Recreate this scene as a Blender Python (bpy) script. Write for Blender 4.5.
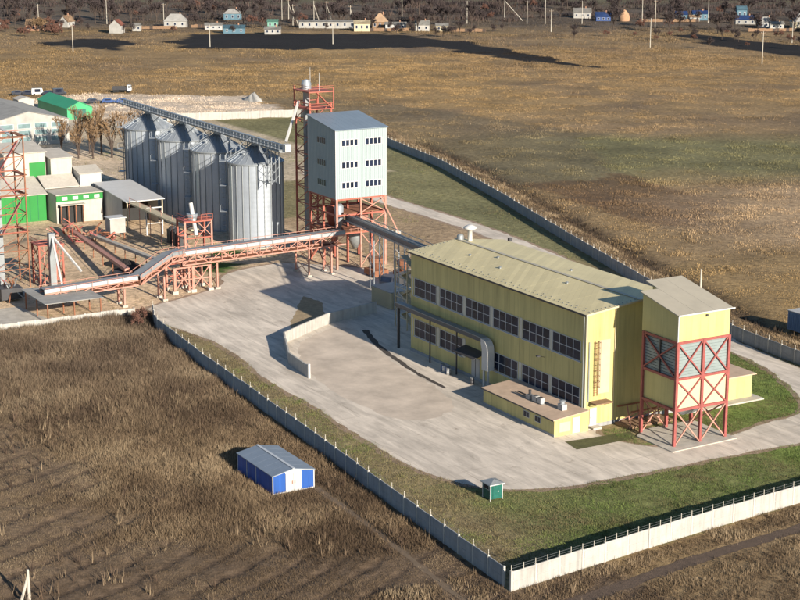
import bpy, math, random
import numpy as np
from mathutils import Vector, Matrix
R = math.radians
random.seed(7)
rng = np.random.default_rng(7)
for o in list(bpy.data.objects): bpy.data.objects.remove(o)
scene = bpy.context.scene
COL = scene.collection

# ------------------------------------------------------------------ camera, sky, sun, exposure
# world axes follow the yellow production building: +x = along its long side, +y = across it, metres
CAM = Vector((159.96, -117.83, 64.0)); PITCH = 13.623; HEAD = 150.096; FOC = 76.5
cam = bpy.data.cameras.new('camera'); cam.lens = FOC; cam.sensor_width = 36; cam.clip_start = 1; cam.clip_end = 20000
co = bpy.data.objects.new('camera', cam); COL.objects.link(co)
co.location = CAM; co.rotation_euler = (R(90-PITCH), 0, R(HEAD-90)); scene.camera = co
SUN_AZ, SUN_EL = R(3.6), R(18.2)
w = bpy.data.worlds.new('World'); scene.world = w; w.use_nodes = True
nt = w.node_tree; nt.nodes.clear()
sk = nt.nodes.new('ShaderNodeTexSky'); sk.sky_type = 'NISHITA'; sk.sun_disc = False
sk.sun_elevation = SUN_EL; sk.sun_rotation = math.pi/2 - SUN_AZ; sk.air_density = 1.0; sk.dust_density = 0.2; sk.ozone_density = 3.0
bg = nt.nodes.new('ShaderNodeBackground'); bg.inputs[1].default_value = 0.068
wo = nt.nodes.new('ShaderNodeOutputWorld'); nt.links.new(sk.outputs[0], bg.inputs[0]); nt.links.new(bg.outputs[0], wo.inputs[0])
sun = bpy.data.lights.new('sun', 'SUN'); sun.energy = 5.0; sun.angle = R(0.5); sun.color = (1.0, 0.90, 0.76)
so = bpy.data.objects.new('sun', sun); COL.objects.link(so)
sd = Vector((math.cos(SUN_EL)*math.cos(SUN_AZ), math.cos(SUN_EL)*math.sin(SUN_AZ), math.sin(SUN_EL)))
so.rotation_euler = (-sd).to_track_quat('-Z', 'Y').to_euler(); so.location = (0, 0, 100)
vs = scene.view_settings; vs.view_transform = 'Standard'; vs.look = 'None'; vs.gamma = 1; vs.exposure = 0.9; vs.use_curve_mapping = False

# ------------------------------------------------------------------ helpers
BASE = {}
class MB:
    def __init__(s): s.v = []; s.f = []
    def poly(s, pts):
        n = len(s.v); s.v += [tuple(p) for p in pts]; s.f.append(tuple(range(n, n+len(pts)))); return s
    def box(s, x0, x1, y0, y1, z0, z1):
        n = len(s.v)
        s.v += [(x0,y0,z0),(x1,y0,z0),(x1,y1,z0),(x0,y1,z0),(x0,y0,z1),(x1,y0,z1),(x1,y1,z1),(x0,y1,z1)]
        s.f += [tuple(n+i for i in q) for q in ((0,3,2,1),(4,5,6,7),(0,1,5,4),(1,2,6,5),(2,3,7,6),(3,0,4,7))]; return s
    def rbox(s, c, sx, sy, z0, z1, a):
        n = len(s.v); ca, sa = math.cos(a), math.sin(a)
        for z in (z0, z1):
            for dx, dy in ((-1,-1),(1,-1),(1,1),(-1,1)):
                px, py = dx*sx/2, dy*sy/2
                s.v.append((c[0]+px*ca-py*sa, c[1]+px*sa+py*ca, z))
        s.f += [tuple(n+i for i in q) for q in ((0,3,2,1),(4,5,6,7),(0,1,5,4),(1,2,6,5),(2,3,7,6),(3,0,4,7))]; return s
    def bar(s, p0, p1, wd, ht=None):
        ht = ht or wd; p0 = Vector(p0); p1 = Vector(p1); d = (p1-p0).normalized()
        u = d.cross(Vector((0,0,1)))
        u = Vector((1,0,0)) if u.length < 1e-3 else u.normalized()
        t = u.cross(d); n = len(s.v)
        for p in (p0, p1):
            for a, b in ((-1,-1),(1,-1),(1,1),(-1,1)):
                s.v.append(tuple(p+u*(a*wd/2)+t*(b*ht/2)))
        s.f += [tuple(n+i for i in q) for q in ((0,3,2,1),(4,5,6,7),(0,1,5,4),(1,2,6,5),(2,3,7,6),(3,0,4,7))]; return s
    def tube(s, p0, p1, r0, r1=None, k=8, caps=True):
        r1 = r0 if r1 is None else r1; p0 = Vector(p0); p1 = Vector(p1); d = (p1-p0).normalized()
        u = d.cross(Vector((0,0,1)))
        u = Vector((1,0,0)) if u.length < 1e-3 else u.normalized()
        t = u.cross(d); n = len(s.v)
        for p, r in ((p0, r0), (p1, r1)):
            for i in range(k):
                a = 2*math.pi*i/k; s.v.append(tuple(p+u*(r*math.cos(a))+t*(r*math.sin(a))))
        for i in range(k): j = (i+1) % k; s.f.append((n+i, n+k+i, n+k+j, n+j))
        if caps: s.f.append(tuple(n+i for i in range(k))); s.f.append(tuple(n+2*k-1-i for i in range(k)))
        return s
    def lathe(s, c, prof, k=32, a0=0, a1=2*math.pi):
        n = len(s.v); full = abs(a1-a0-2*math.pi) < 1e-4; m = k if full else k+1
        for r, z in prof:
            for i in range(m):
                a = a0+(a1-a0)*i/k; s.v.append((c[0]+r*math.cos(a), c[1]+r*math.sin(a), c[2]+z))
        for j in range(len(prof)-1):
            for i in range(k):
                q = (i+1) % m; s.f.append((n+j*m+i, n+j*m+q, n+(j+1)*m+q, n+(j+1)*m+i))
        return s
    def prism(s, pts, z0, z1):
        n = len(s.v); k = len(pts)
        s.v += [(p[0], p[1], z0) for p in pts] + [(p[0], p[1], z1) for p in pts]
        s.f.append(tuple(n+k-1-i for i in range(k))); s.f.append(tuple(n+k+i for i in range(k)))
        for i in range(k): j = (i+1) % k; s.f.append((n+i, n+j, n+k+j, n+k+i))
        return s
    def build(s, name, m, parent=None, smooth=False, loc=None):
        b = BASE.get(parent.name, Vector()) if parent else Vector(loc or (0,0,0))
        me = bpy.data.meshes.new(name); me.from_pydata([(x-b[0], y-b[1], z-b[2]) for x, y, z in s.v], [], s.f)
        me.update()
        if m: me.materials.append(m)
        if smooth: me.shade_smooth()
        o = bpy.data.objects.new(name, me); COL.objects.link(o)
        if parent: o.parent = parent
        else: o.location = b
        BASE[o.name] = b
        return o
def tag(o, label=None, cat=None, group=None, kind=None):
    if label: o['label'] = label
    if cat: o['category'] = cat
    if group: o['group'] = group
    if kind: o['kind'] = kind
    return o
def thing(name, loc, label, cat, group=None):
    o = bpy.data.objects.new(name, None); COL.objects.link(o); o.location = loc; o.empty_display_size = .3
    BASE[o.name] = Vector(loc); return tag(o, label, cat, group)
def share(name, proto, parent, off):
    o = bpy.data.objects.new(name, proto.data); COL.objects.link(o); o.parent = parent; o.location = off
    BASE[o.name] = BASE.get(parent.name, Vector()); return o
def copy_tree(o, parent=None):
    c = o.copy(); COL.objects.link(c); c.parent = parent
    for ch in list(o.children): copy_tree(ch, c)
    return c
def BAR(name, p0, p1, wd, m, parent, ht=None): return MB().bar(p0, p1, wd, ht).build(name, m, parent)

def mat(name, col, rough=.8, metal=0., var=.18, scale=.6, bump=0., bscale=8., col2=None, streak=0., spec=.4, dirt=0.):
    m = bpy.data.materials.new(name); m.use_nodes = True; n = m.node_tree; b = n.nodes['Principled BSDF']
    b.inputs['Roughness'].default_value = rough; b.inputs['Metallic'].default_value = metal
    b.inputs['Specular IOR Level'].default_value = spec
    g = n.nodes.new('ShaderNodeNewGeometry')
    t = n.nodes.new('ShaderNodeTexNoise'); t.inputs['Scale'].default_value = scale; t.inputs['Detail'].default_value = 6
    t.inputs['Roughness'].default_value = .65
    n.links.new(g.outputs['Position'], t.inputs['Vector'])
    mr = n.nodes.new('ShaderNodeMapRange'); mr.inputs[1].default_value = .3; mr.inputs[2].default_value = .7
    n.links.new(t.outputs['Fac'], mr.inputs[0])
    mx = n.nodes.new('ShaderNodeMix'); mx.data_type = 'RGBA'
    c2 = col2 or tuple(c*(1+var*.5) for c in col); c1 = col if col2 else tuple(c*(1-var) for c in col)
    mx.inputs[6].default_value = (*c1, 1); mx.inputs[7].default_value = (*c2, 1)
    n.links.new(mr.outputs[0], mx.inputs[0]); out = mx.outputs[2]
    if streak or dirt:
        sp = n.nodes.new('ShaderNodeMapping'); sp.inputs['Scale'].default_value = (2.2, 2.2, .18)
        n.links.new(g.outputs['Position'], sp.inputs[0])
        t2 = n.nodes.new('ShaderNodeTexNoise'); t2.inputs['Scale'].default_value = 1.; t2.inputs['Detail'].default_value = 5
        n.links.new(sp.outputs[0], t2.inputs['Vector'])
        m2 = n.nodes.new('ShaderNodeMapRange'); m2.inputs[1].default_value = .48; m2.inputs[2].default_value = .72
        m2.inputs[4].default_value = max(streak, dirt); n.links.new(t2.outputs['Fac'], m2.inputs[0])
        mx2 = n.nodes.new('ShaderNodeMix'); mx2.data_type = 'RGBA'
        mx2.inputs[7].default_value = (*[c*.45 for c in col], 1)
        n.links.new(m2.outputs[0], mx2.inputs[0]); n.links.new(out, mx2.inputs[6]); out = mx2.outputs[2]
    n.links.new(out, b.inputs['Base Color'])
    if bump:
        t3 = n.nodes.new('ShaderNodeTexNoise'); t3.inputs['Scale'].default_value = bscale; t3.inputs['Detail'].default_value = 4
        n.links.new(g.outputs['Position'], t3.inputs['Vector'])
        bp = n.nodes.new('ShaderNodeBump'); bp.inputs['Strength'].default_value = 1; bp.inputs['Distance'].default_value = bump
        n.links.new(t3.outputs['Fac'], bp.inputs['Height']); n.links.new(bp.outputs[0], b.inputs['Normal'])
    return m
def attr_mat(name, rough=.9, nscale=.5, nvar=.35, bump=.15, bscale=1.2, fine=0.):
    m = bpy.data.materials.new(name); m.use_nodes = True; n = m.node_tree; b = n.nodes['Principled BSDF']
    b.inputs['Roughness'].default_value = rough; b.inputs['Specular IOR Level'].default_value = .15
    a = n.nodes.new('ShaderNodeAttribute'); a.attribute_name = 'Col'
    out = a.outputs['Color']
    if nvar:
        g = n.nodes.new('ShaderNodeNewGeometry')
        t = n.nodes.new('ShaderNodeTexNoise'); t.inputs['Scale'].default_value = nscale; t.inputs['Detail'].default_value = 9; t.inputs['Roughness'].default_value = .72
        n.links.new(g.outputs['Position'], t.inputs['Vector'])
        mr = n.nodes.new('ShaderNodeMapRange'); mr.inputs[1].default_value = .28; mr.inputs[2].default_value = .72
        mr.inputs[3].default_value = 1-nvar; mr.inputs[4].default_value = 1+nvar
        n.links.new(t.outputs['Fac'], mr.inputs[0])
        vm = n.nodes.new('ShaderNodeVectorMath'); vm.operation = 'SCALE'
        n.links.new(out, vm.inputs[0]); n.links.new(mr.outputs[0], vm.inputs['Scale']); out = vm.outputs[0]
    n.links.new(out, b.inputs['Base Color'])
    if bump:
        t3 = n.nodes.new('ShaderNodeTexNoise'); t3.inputs['Scale'].default_value = bscale; t3.inputs['Detail'].default_value = 7; t3.inputs['Roughness'].default_value = .7
        n.links.new(g.outputs['Position'], t3.inputs['Vector'])
        bp = n.nodes.new('ShaderNodeBump'); bp.inputs['Strength'].default_value = 1; bp.inputs['Distance'].default_value = bump
        n.links.new(t3.outputs['Fac'], bp.inputs['Height']); n.links.new(bp.outputs[0], b.inputs['Normal'])
    return m

M = dict(
    yellow=mat('yellow_cladding', (.44,.385,.15), .55, var=.08, scale=.25, dirt=.12),
    yellow_panel=mat('yellow_panel', (.44,.395,.16), .55, var=.08, scale=.3),
    cream_roof=mat('cream_roof', (.56,.49,.32), .5, var=.12, scale=.35),
    tower_roof=mat('tower_roof', (.40,.36,.28), .5, var=.10, scale=.4),
    annex_roof=mat('annex_roof', (.50,.37,.27), .8, var=.2, scale=.6),
    white=mat('white_paint', (.50,.495,.48), .5, var=.1, scale=.7),
    offwhite=mat('offwhite_plaster', (.45,.415,.36), .8, var=.14, scale=.5, dirt=.25),
    pilaster=mat('pale_pilaster', (.50,.49,.42), .6, var=.12),
    frame=mat('window_frame', (.46,.48,.50), .4, var=.05),
    glass=mat('dark_glass', (.016,.024,.048), .25, var=.75, scale=.55, spec=.2),
    dark=mat('dark_metal', (.05,.05,.055), .5, var=.2),
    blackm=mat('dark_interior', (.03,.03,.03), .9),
    red=mat('red_oxide_steel', (.40,.115,.085), .6, var=.28, scale=1.2),
    pink=mat('faded_red_steel', (.46,.235,.185), .6, var=.25, scale=1.2),
    maroon=mat('maroon_steel', (.34,.075,.07), .55, var=.2, scale=1.2),
    rust=mat('rusty_steel', (.26,.11,.06), .85, var=.35, scale=2),
    galv=mat('galvanised_steel', (.31,.34,.37), .45, metal=.35, var=.14, scale=.5, streak=.25),
    galv_wall=mat('galvanised_silo_wall', (.42,.465,.52), .38, metal=.35, var=.10, scale=.35, streak=.22),  # blue tint in the base colour stands in for bluish shade on the silos
    galv_dark=mat('weathered_galvanised', (.26,.28,.29), .5, metal=.3, var=.2, scale=.8),
    grey_clad=mat('grey_blue_cladding', (.30,.36,.365), .5, var=.05, scale=.3),
    grey_roof=mat('grey_blue_roof', (.20,.25,.30), .45, metal=.2, var=.10, scale=.3),
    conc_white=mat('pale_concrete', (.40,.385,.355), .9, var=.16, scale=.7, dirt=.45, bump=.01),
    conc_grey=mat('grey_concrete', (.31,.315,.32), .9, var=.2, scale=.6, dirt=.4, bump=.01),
    post=mat('concrete_post', (.46,.44,.40), .9, var=.15),
    pad=mat('concrete_pad', (.46,.42,.36), .9, var=.25, scale=.8),
    green=mat('green_cladding', (.012,.20,.032), .5, var=.12, scale=.4),
    green_roof=mat('green_roof_sheet', (.04,.33,.14), .45, var=.15, scale=.3),
    teal=mat('teal_paint', (.012,.11,.085), .5, var=.3, scale=3),
    blue=mat('blue_cladding', (.015,.10,.46), .45, var=.10, scale=.6),
    shed_roof=mat('blue_grey_roof', (.22,.26,.31), .45, metal=.2, var=.1, scale=.8),
    plaster=mat('light_grey_cladding', (.40,.40,.39), .7, var=.10, scale=.5, dirt=.2),
    slate=mat('asbestos_roof', (.30,.29,.27), .9, var=.25, scale=.5),
    rooftan=mat('tan_roof', (.36,.24,.15), .85, var=.2, scale=.6),
    roofred=mat('red_tile_roof', (.34,.13,.09), .85, var=.2, scale=.6),
    roofblue=mat('blue_house_roof', (.04,.08,.22), .6, var=.2, scale=.6),
    wallblue=mat('light_blue_wall', (.09,.17,.22), .8, var=.15),
    mint=mat('mint_wall', (.16,.34,.27), .8, var=.1),
    wallwhite=mat('whitewashed_wall', (.36,.35,.325), .9, var=.25, scale=.4),
    wallbrick=mat('brick_wall_far', (.36,.20,.13), .9, var=.2),
    wood=mat('weathered_wood', (.24,.15,.09), .85, var=.3, scale=2),
    polec=mat('pole_concrete', (.48,.44,.37), .85, var=.12),
    bark=mat('grey_bark', (.075,.055,.045), .95, var=.3, scale=3),
    twig=mat('dark_twigs', (.060,.045,.044), .95, var=.3, scale=2),
    twigred=mat('reddish_twigs', (.15,.075,.055), .95, var=.3, scale=2),
    leafo=mat('ochre_dry_leaves', (.24,.155,.085), .9, var=.4, scale=2),
    soil=mat('black_soil', (.014,.012,.012), .95, var=.35, scale=.3, bump=.06, bscale=1.5),
    coal=mat('dark_heap', (.035,.03,.028), .95, var=.4, scale=2, bump=.05),
    sand=mat('sand_heap', (.38,.27,.17), .95, var=.2, scale=1.2, bump=.04),
    rubber=mat('tyre_rubber', (.02,.02,.02), .8),
    carwhite=mat('white_car_paint', (.62,.62,.60), .3, var=.05),
    cardark=mat('dark_car_paint', (.03,.035,.05), .3, var=.1),
    carblue=mat('blue_car_paint', (.04,.08,.22), .3, var=.1),
    belt=mat('dark_belt_cover', (.06,.07,.085), .5, var=.25, scale=1.),
    louvre=mat('grey_louvre', (.23,.275,.275), .5, var=.15, scale=.8),
    cream=mat('cream_panel', (.50,.43,.29), .6, var=.1),
)
def clad(name, col, pitch=1.2, amt=.10, streak=.28):
    m = mat(name, col, .55, var=.10, scale=.22, streak=streak)
    n = m.node_tree; b = n.nodes['Principled BSDF']; src = b.inputs['Base Color'].links[0].from_socket
    g = n.nodes.new('ShaderNodeNewGeometry'); sx = n.nodes.new('ShaderNodeSeparateXYZ'); n.links.new(g.outputs['Position'], sx.inputs[0])
    add = n.nodes.new('ShaderNodeMath'); add.operation = 'ADD'; n.links.new(sx.outputs[0], add.inputs[0]); n.links.new(sx.outputs[1], add.inputs[1])
    dv = n.nodes.new('ShaderNodeMath'); dv.operation = 'DIVIDE'; dv.inputs[1].default_value = pitch; n.links.new(add.outputs[0], dv.inputs[0])
    fl = n.nodes.new('ShaderNodeMath'); fl.operation = 'FLOOR'; n.links.new(dv.outputs[0], fl.inputs[0])
    wn = n.nodes.new('ShaderNodeTexWhiteNoise'); wn.noise_dimensions = '1D'; n.links.new(fl.outputs[0], wn.inputs['W'])
    fr = n.nodes.new('ShaderNodeMath'); fr.operation = 'FRACT'; n.links.new(dv.outputs[0], fr.inputs[0])
    jt = n.nodes.new('ShaderNodeMath'); jt.operation = 'LESS_THAN'; jt.inputs[1].default_value = .045; n.links.new(fr.outputs[0], jt.inputs[0])
    mr = n.nodes.new('ShaderNodeMapRange'); mr.inputs[3].default_value = 1-amt; mr.inputs[4].default_value = 1+amt*.6; n.links.new(wn.outputs['Value'], mr.inputs[0])
    ml = n.nodes.new('ShaderNodeMath'); ml.operation = 'MULTIPLY_ADD'; ml.inputs[1].default_value = -.16; n.links.new(jt.outputs[0], ml.inputs[0]); n.links.new(mr.outputs[0], ml.inputs[2])
    vm = n.nodes.new('ShaderNodeVectorMath'); vm.operation = 'SCALE'; n.links.new(src, vm.inputs[0]); n.links.new(ml.outputs[0], vm.inputs['Scale'])
    n.links.new(vm.outputs[0], b.inputs['Base Color']); return m
M['pale_glass'] = mat('pale_glass', (.16,.24,.25), .3, var=.4, scale=.5)
M['yellow'] = clad('yellow_cladding', (.51,.445,.185), streak=.42); M['yellow_panel'] = clad('yellow_panel', (.49,.435,.19), amt=.07, streak=.2)
M['cream_roof'] = clad('cream_roof', (.60,.515,.29), 1.0, .09, 0.0); M['blue'] = clad('blue_cladding', (.018,.09,.36), .6, .14, .35)
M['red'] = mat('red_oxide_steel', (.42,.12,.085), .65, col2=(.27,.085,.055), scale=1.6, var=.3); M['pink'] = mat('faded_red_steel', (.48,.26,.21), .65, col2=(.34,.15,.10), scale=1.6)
M['maroon'] = mat('maroon_steel', (.33,.085,.08), .6, col2=(.22,.06,.05), scale=2.0)
# ------------------------------------------------------------------ numpy value noise
_T = rng.random((256, 256))
def vnoise(x, y, s):
    x = np.asarray(x)/s; y = np.asarray(y)/s
    xi = np.floor(x).astype(int); yi = np.floor(y).astype(int); fx = x-xi; fy = y-yi
    fx = fx*fx*(3-2*fx); fy = fy*fy*(3-2*fy)
    a = _T[xi & 255, yi & 255]; b = _T[(xi+1) & 255, yi & 255]; c = _T[xi & 255, (yi+1) & 255]; d = _T[(xi+1) & 255, (yi+1) & 255]
    return a*(1-fx)*(1-fy)+b*fx*(1-fy)+c*(1-fx)*fy+d*fx*fy
def fbm(x, y, s, o=4):
    r = 0; amp = 1; tot = 0
    for i in range(o): r = r+amp*vnoise(x+17*i, y-31*i, s/2**i); tot += amp; amp *= .55
    return r/tot
def inpoly(x, y, P):
    x = np.asarray(x, float); y = np.asarray(y, float); r = np.zeros(x.shape, bool); n = len(P)
    for i in range(n):
        x0, y0 = P[i]; x1, y1 = P[(i+1) % n]
        if y0 == y1: continue
        c = ((y0 > y) != (y1 > y)) & (x < (x1-x0)*(y-y0)/(y1-y0)+x0); r ^= c
    return r
def dist_line(x, y, L):
    d = np.full(np.shape(x), 1e9)
    for (x0, y0), (x1, y1) in zip(L[:-1], L[1:]):
        dx, dy = x1-x0, y1-y0; t = np.clip(((x-x0)*dx+(y-y0)*dy)/(dx*dx+dy*dy), 0, 1)
        d = np.minimum(d, np.hypot(x-x0-t*dx, y-y0-t*dy))
    return d

# ------------------------------------------------------------------ site lines
FENCE_FRONT = [(-78,-24.6),(-70.7,-27.2),(-49.7,-29.1),(-14.5,-31.4),(13.4,-33.5),(36.6,-34.9)]
FENCE_WHITE = [(36.6,-34.9),(33.6,-9.8),(32.3,4.9),(31.2,22)]
FENCE_BACK = [(-245,101),(-212,94),(-178.5,88),(-133,75.5),(-95,64),(-57,53),(-23.5,44),(-8,42.5),(12,42)]
SITE = FENCE_FRONT+FENCE_WHITE[1:]+[(31,42)]+FENCE_BACK[::-1]+[(-277,100.3),(-285,70),(-330,20),(-330,-80),(-81,-80),(-81,-24)]
YARD = [(-84.5,-23.4),(-80.5,-23.4),(-73,-25.3),(-64.7,-22.6),(-53.5,-22.1),(-38.6,-24.5),(-25.8,-24.2),(-13.9,-24.9),(-.6,-25.5),(8.1,-24.1),(13,-20.7),
        (16,-14.8),(16.4,-6.9),(16.6,4.3),(16.8,13.2),(17.2,19),(17,27),(14,34.5),(8,38.5),(-3,41),(-12,42),(-20,43.2),(-57,50.5),(-94,57),(-121,58.8),(-150,58),(-190,60),
        (-190,55.5),(-150,53),(-121,54.2),(-94,52.6),(-57,45.8),(-20,39.2),(-9.6,38),(1.7,32.8),(6,30.5),(8.8,26.7),(9.5,19.6),(11.2,13.2),(11,3),(3,-.5),
        (0,2),(-40,2),(-44,3),(-44,24),(-85,26),(-100,14),(-104,8),(-100,-4),(-92,-6),(-88,-14)]
PLOUGH = [(-515,160),(-492.7,158),(-463,193.7),(-455,235),(-452,250),(-409,245.7),(-350,256),(-345,262),(-400,262),(-448,270),(-506,270),(-546,215),(-556,185)]
GARDEN_L = [(-515,112),(-500,128),(-520,147),(-556,140),(-548,112)]
GARDEN_R = [(-437,367),(-392,353),(-367,352),(-330,346),(-368,384),(-410,381),(-452,388)]
def srgb(*c): return tuple(((v/255)/12.92 if v/255 <= .04045 else ((v/255+.055)/1.055)**2.4) for v in c)

# ------------------------------------------------------------------ terrain: one sheet to the horizon, coloured by what grows on it, furrow shade painted in
def axis(lo, hi, step, far):
    core = np.arange(lo, hi+step, step)
    a = lo-np.geomspace(step*2, far, 22)[::-1]; b = hi+np.geomspace(step*2, far, 22)
    return np.concatenate([a, core, b])
ax = np.unique(np.round(np.concatenate([axis(-720, 70, 2.2, 9000), np.arange(-84, 72, .55)]), 3)); ay = np.unique(np.round(np.concatenate([axis(-110, 520, 2.2, 9000), np.arange(-92, -24, .55)]), 3))
X, Y = np.meshgrid(ax, ay, indexing='ij'); nx, ny = X.shape
wx = X+7*(fbm(X, Y, 22)-.5)*2; wy = Y+7*(fbm(X+99, Y+50, 22)-.5)*2
C = np.zeros((nx, ny, 3))
n1 = fbm(X, Y, 90); n2 = fbm(X+300, Y, 34); n3 = fbm(X, Y+500, 9)
def mixc(msk, col): 
    m = np.clip(msk, 0, 1)[..., None]; C[:] = C*(1-m)+np.array(col)*m
C[:] = (.20,.140,.078)
mixc((n1-.42)*5*.8, (.25,.17,.08)); mixc((.45-n2)*5*.7, (.135,.098,.066))
# golden belt in front of the village, greenish swathe, brown scrub behind the back fence
u = X*.5+Y*.866           # distance to the right across the view
dpt = -X*.866+Y*.5        # distance away from the viewer
def band(a, b, soft): return np.clip((dpt+26*(fbm(X,Y,70)-.5)*2-a)/soft, 0, 1)*np.clip((b-dpt-26*(fbm(X+40,Y,70)-.5)*2)/soft, 0, 1)
mixc(band(300,520,30)*.75*np.clip(.25+n2,0,1), (.235,.155,.072))
mixc(band(172,262,22)*np.clip((u+40)/60,0,1)*.85, (.12,.118,.058))
mixc(band(262,300,16)*np.clip((u-60)/30,0,1)*.5*n2*2, (.12,.085,.05))
mixc(inpoly(wx, wy, [(-150,92),(-105,84),(-92,92),(-112,118),(-150,118)])*.8, (.10,.062,.036))
mixc(inpoly(wx, wy, [(-262,100),(-190,97),(-150,90),(-150,118),(-215,150),(-300,140),(-330,110)])*.6, (.125,.10,.062))
mixc(band(95,172,15)*np.clip((u-20)/40,0,1)*.8, (.33,.235,.145))
mixc(np.clip((dpt-570)/60,0,1)*.85, (.075,.062,.052))
mixc(np.clip((dpt-760)/60,0,1)*.8, (.11,.10,.055))
for PP in (PLOUGH, GARDEN_L, GARDEN_R): mixc(inpoly(X+9*(n3-.5)*2, Y+9*(fbm(X+31,Y+77,13)-.5)*2, PP)*1., (.016,.0135,.0125))
def mownf(x, y): return np.clip((np.maximum(x-14-(y+40)*.62, -(y+52)*.9-2)+9*(fbm(x, y, 9)-.5)*2)/9, 0, 1)
def rutf(x, y):
    w_ = x*.93+y*.36+2.5*np.sin((x-y)*.05)+1.2*fbm(x, y, 15); return np.clip(np.sin(w_*1.9)*3-1.7, 0, 1)*mownf(x, y)
# foreground field: tall reeds, darker mown part towards the camera
fg = (Y < -24) & (X > -90)
mixc((~inpoly(X, Y, SITE)) * fg*.8, (.135,.095,.055))
mixc((~inpoly(X, Y, SITE))*mownf(X, Y)*fg*.8, (.125,.088,.060)); mixc((~inpoly(X, Y, SITE))*rutf(X, Y)*fg*.7, (.065,.045,.032))
# inside the site
ins = inpoly(X, Y, SITE).astype(float)
mixc(ins, (.22,.175,.095))
mixc(ins*(X > 8)*np.clip((Y+29+5*(n3-.5))/7,0,1), (.135,.145,.055))
mixc(ins*(X > -30)*(Y > 12)*(Y < 40), (.13,.165,.045))
mixc(ins*(X < -55)*(Y > 57)*.9, (.15,.145,.07))
mixc(ins*(X < -40)*(Y > 22)*(Y < 54)*.8, (.33,.235,.15))
mixc(ins*(X < -140)*(Y > 28)*(Y < 90)*.85, (.17,.155,.075))
mixc(ins*(X < -80)*(Y < 26)*.95, (.52,.385,.255))
mixc(ins*(X < -180)*.7*(Y < 75), (.48,.39,.29))
mixc(inpoly(wx, wy, [(-345,30),(-290,30),(-285,98),(-330,110),(-360,70)])*.8, (.52,.43,.34))
mixc(inpoly(X, Y, [(-100,-2),(-106,3),(-112,-2),(-105,-7)])*1., (.05,.10,.02))
mixc(inpoly(X, Y, [(-112,7),(-117,9),(-121,4),(-115,1)])*1., (.05,.10,.02))
n4 = fbm(X*.5+Y*.866, (-X*.866+Y*.5)*2.6, 16); C *= (1.15+.34*(n3-.5)*2+.5*(n4-.5)*np.clip((dpt-20)/60,.2,1))[..., None]
C = np.clip(C, .008, 1)
# relief: spoil bank behind the back fence, uneven fields, flat inside the site
Zt = (.5*(fbm(X+11, Y, 14)-.5)+.9*(fbm(X, Y+7, 60)-.5))*(1-ins)*np.clip((dpt-60)/80, 0, 1)
db = dist_line(X, Y, [(a-1.5, b+5.5) for a, b in FENCE_BACK])
Zt = np.where(ins > 0, 0, Zt*np.clip((dist_line(X, Y, FENCE_BACK)-2)/10, 0, 1))
Zt += np.exp(-(db/2.6)**2)*.6*(.3+fbm(X, Y, 9))*(1-ins)
mixc(np.exp(-(db/2.6)**2)*(1-ins)*.6, (.24,.17,.10))
dd = dist_line(X, Y, [(a-2.0, b+9.0) for a, b in FENCE_BACK[1:]])
Zt -= np.exp(-(dd/2.0)**2)*.9*(1-ins); mixc(np.exp(-(dd/2.4)**2)*(1-ins)*.85, (.045,.032,.024))  # furrow dug out, its dark shadow line also painted into the ground colour
Zt += ((.30*(fbm(X, Y, 2.4)-.5)+.5*(fbm(X+5, Y, 9)-.5)-.16*rutf(X, Y))*fg*(1-ins)*np.clip((dist_line(X, Y, FENCE_FRONT+FENCE_WHITE[1:])-1.2)/3, 0, 1)*np.clip((np.hypot(X+2.4, Y+40.4)-6)/4, 0, 1)*np.clip((dist_line(X, Y, [(2.2,-37.8),(14,-38.25),(26,-39.1),(40,-40.2)])-1)/2, 0, 1)*np.clip((dist_line(X, Y, [(44,-46),(41.5,-30),(39.2,-14.6),(38,-.5),(37,16)])-1.5)/2, 0, 1))
verts = np.stack([X, Y, Zt], -1).reshape(-1, 3)
idx = np.arange(nx*ny).reshape(nx, ny)
faces = np.stack([idx[:-1,:-1], idx[1:,:-1], idx[1:,1:], idx[:-1,1:]], -1).reshape(-1, 4)
def np_mesh(name, verts, faces, m, cols=None, smooth=False):
    me = bpy.data.meshes.new(name); k = faces.shape[1]
    me.vertices.add(len(verts)); me.vertices.foreach_set('co', np.ascontiguousarray(verts, np.float32).ravel())
    me.loops.add(faces.size); me.loops.foreach_set('vertex_index', np.ascontiguousarray(faces, np.int32).ravel())
    me.polygons.add(len(faces)); me.polygons.foreach_set('loop_start', np.arange(0, faces.size, k, dtype=np.int32))
    try: me.polygons.foreach_set('loop_total', np.full(len(faces), k, np.int32))
    except Exception: pass
    if cols is not None:
        at = me.color_attributes.new('Col', 'FLOAT_COLOR', 'POINT')
        at.data.foreach_set('color', np.concatenate([cols, np.ones((len(cols),1))], 1).astype(np.float32).ravel())
    me.update(calc_edges=True); me.validate()
    me.materials.append(m)
    if smooth: me.shade_smooth()
    o = bpy.data.objects.new(name, me); COL.objects.link(o); return o
ground_m = attr_mat('field_ground', nscale=.8, nvar=.55, bump=.26, bscale=.9)
o = np_mesh('ground', verts, faces, ground_m, C.reshape(-1, 3), True); tag(o, 'dry brown and ochre fields around the plant', kind='structure')

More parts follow.
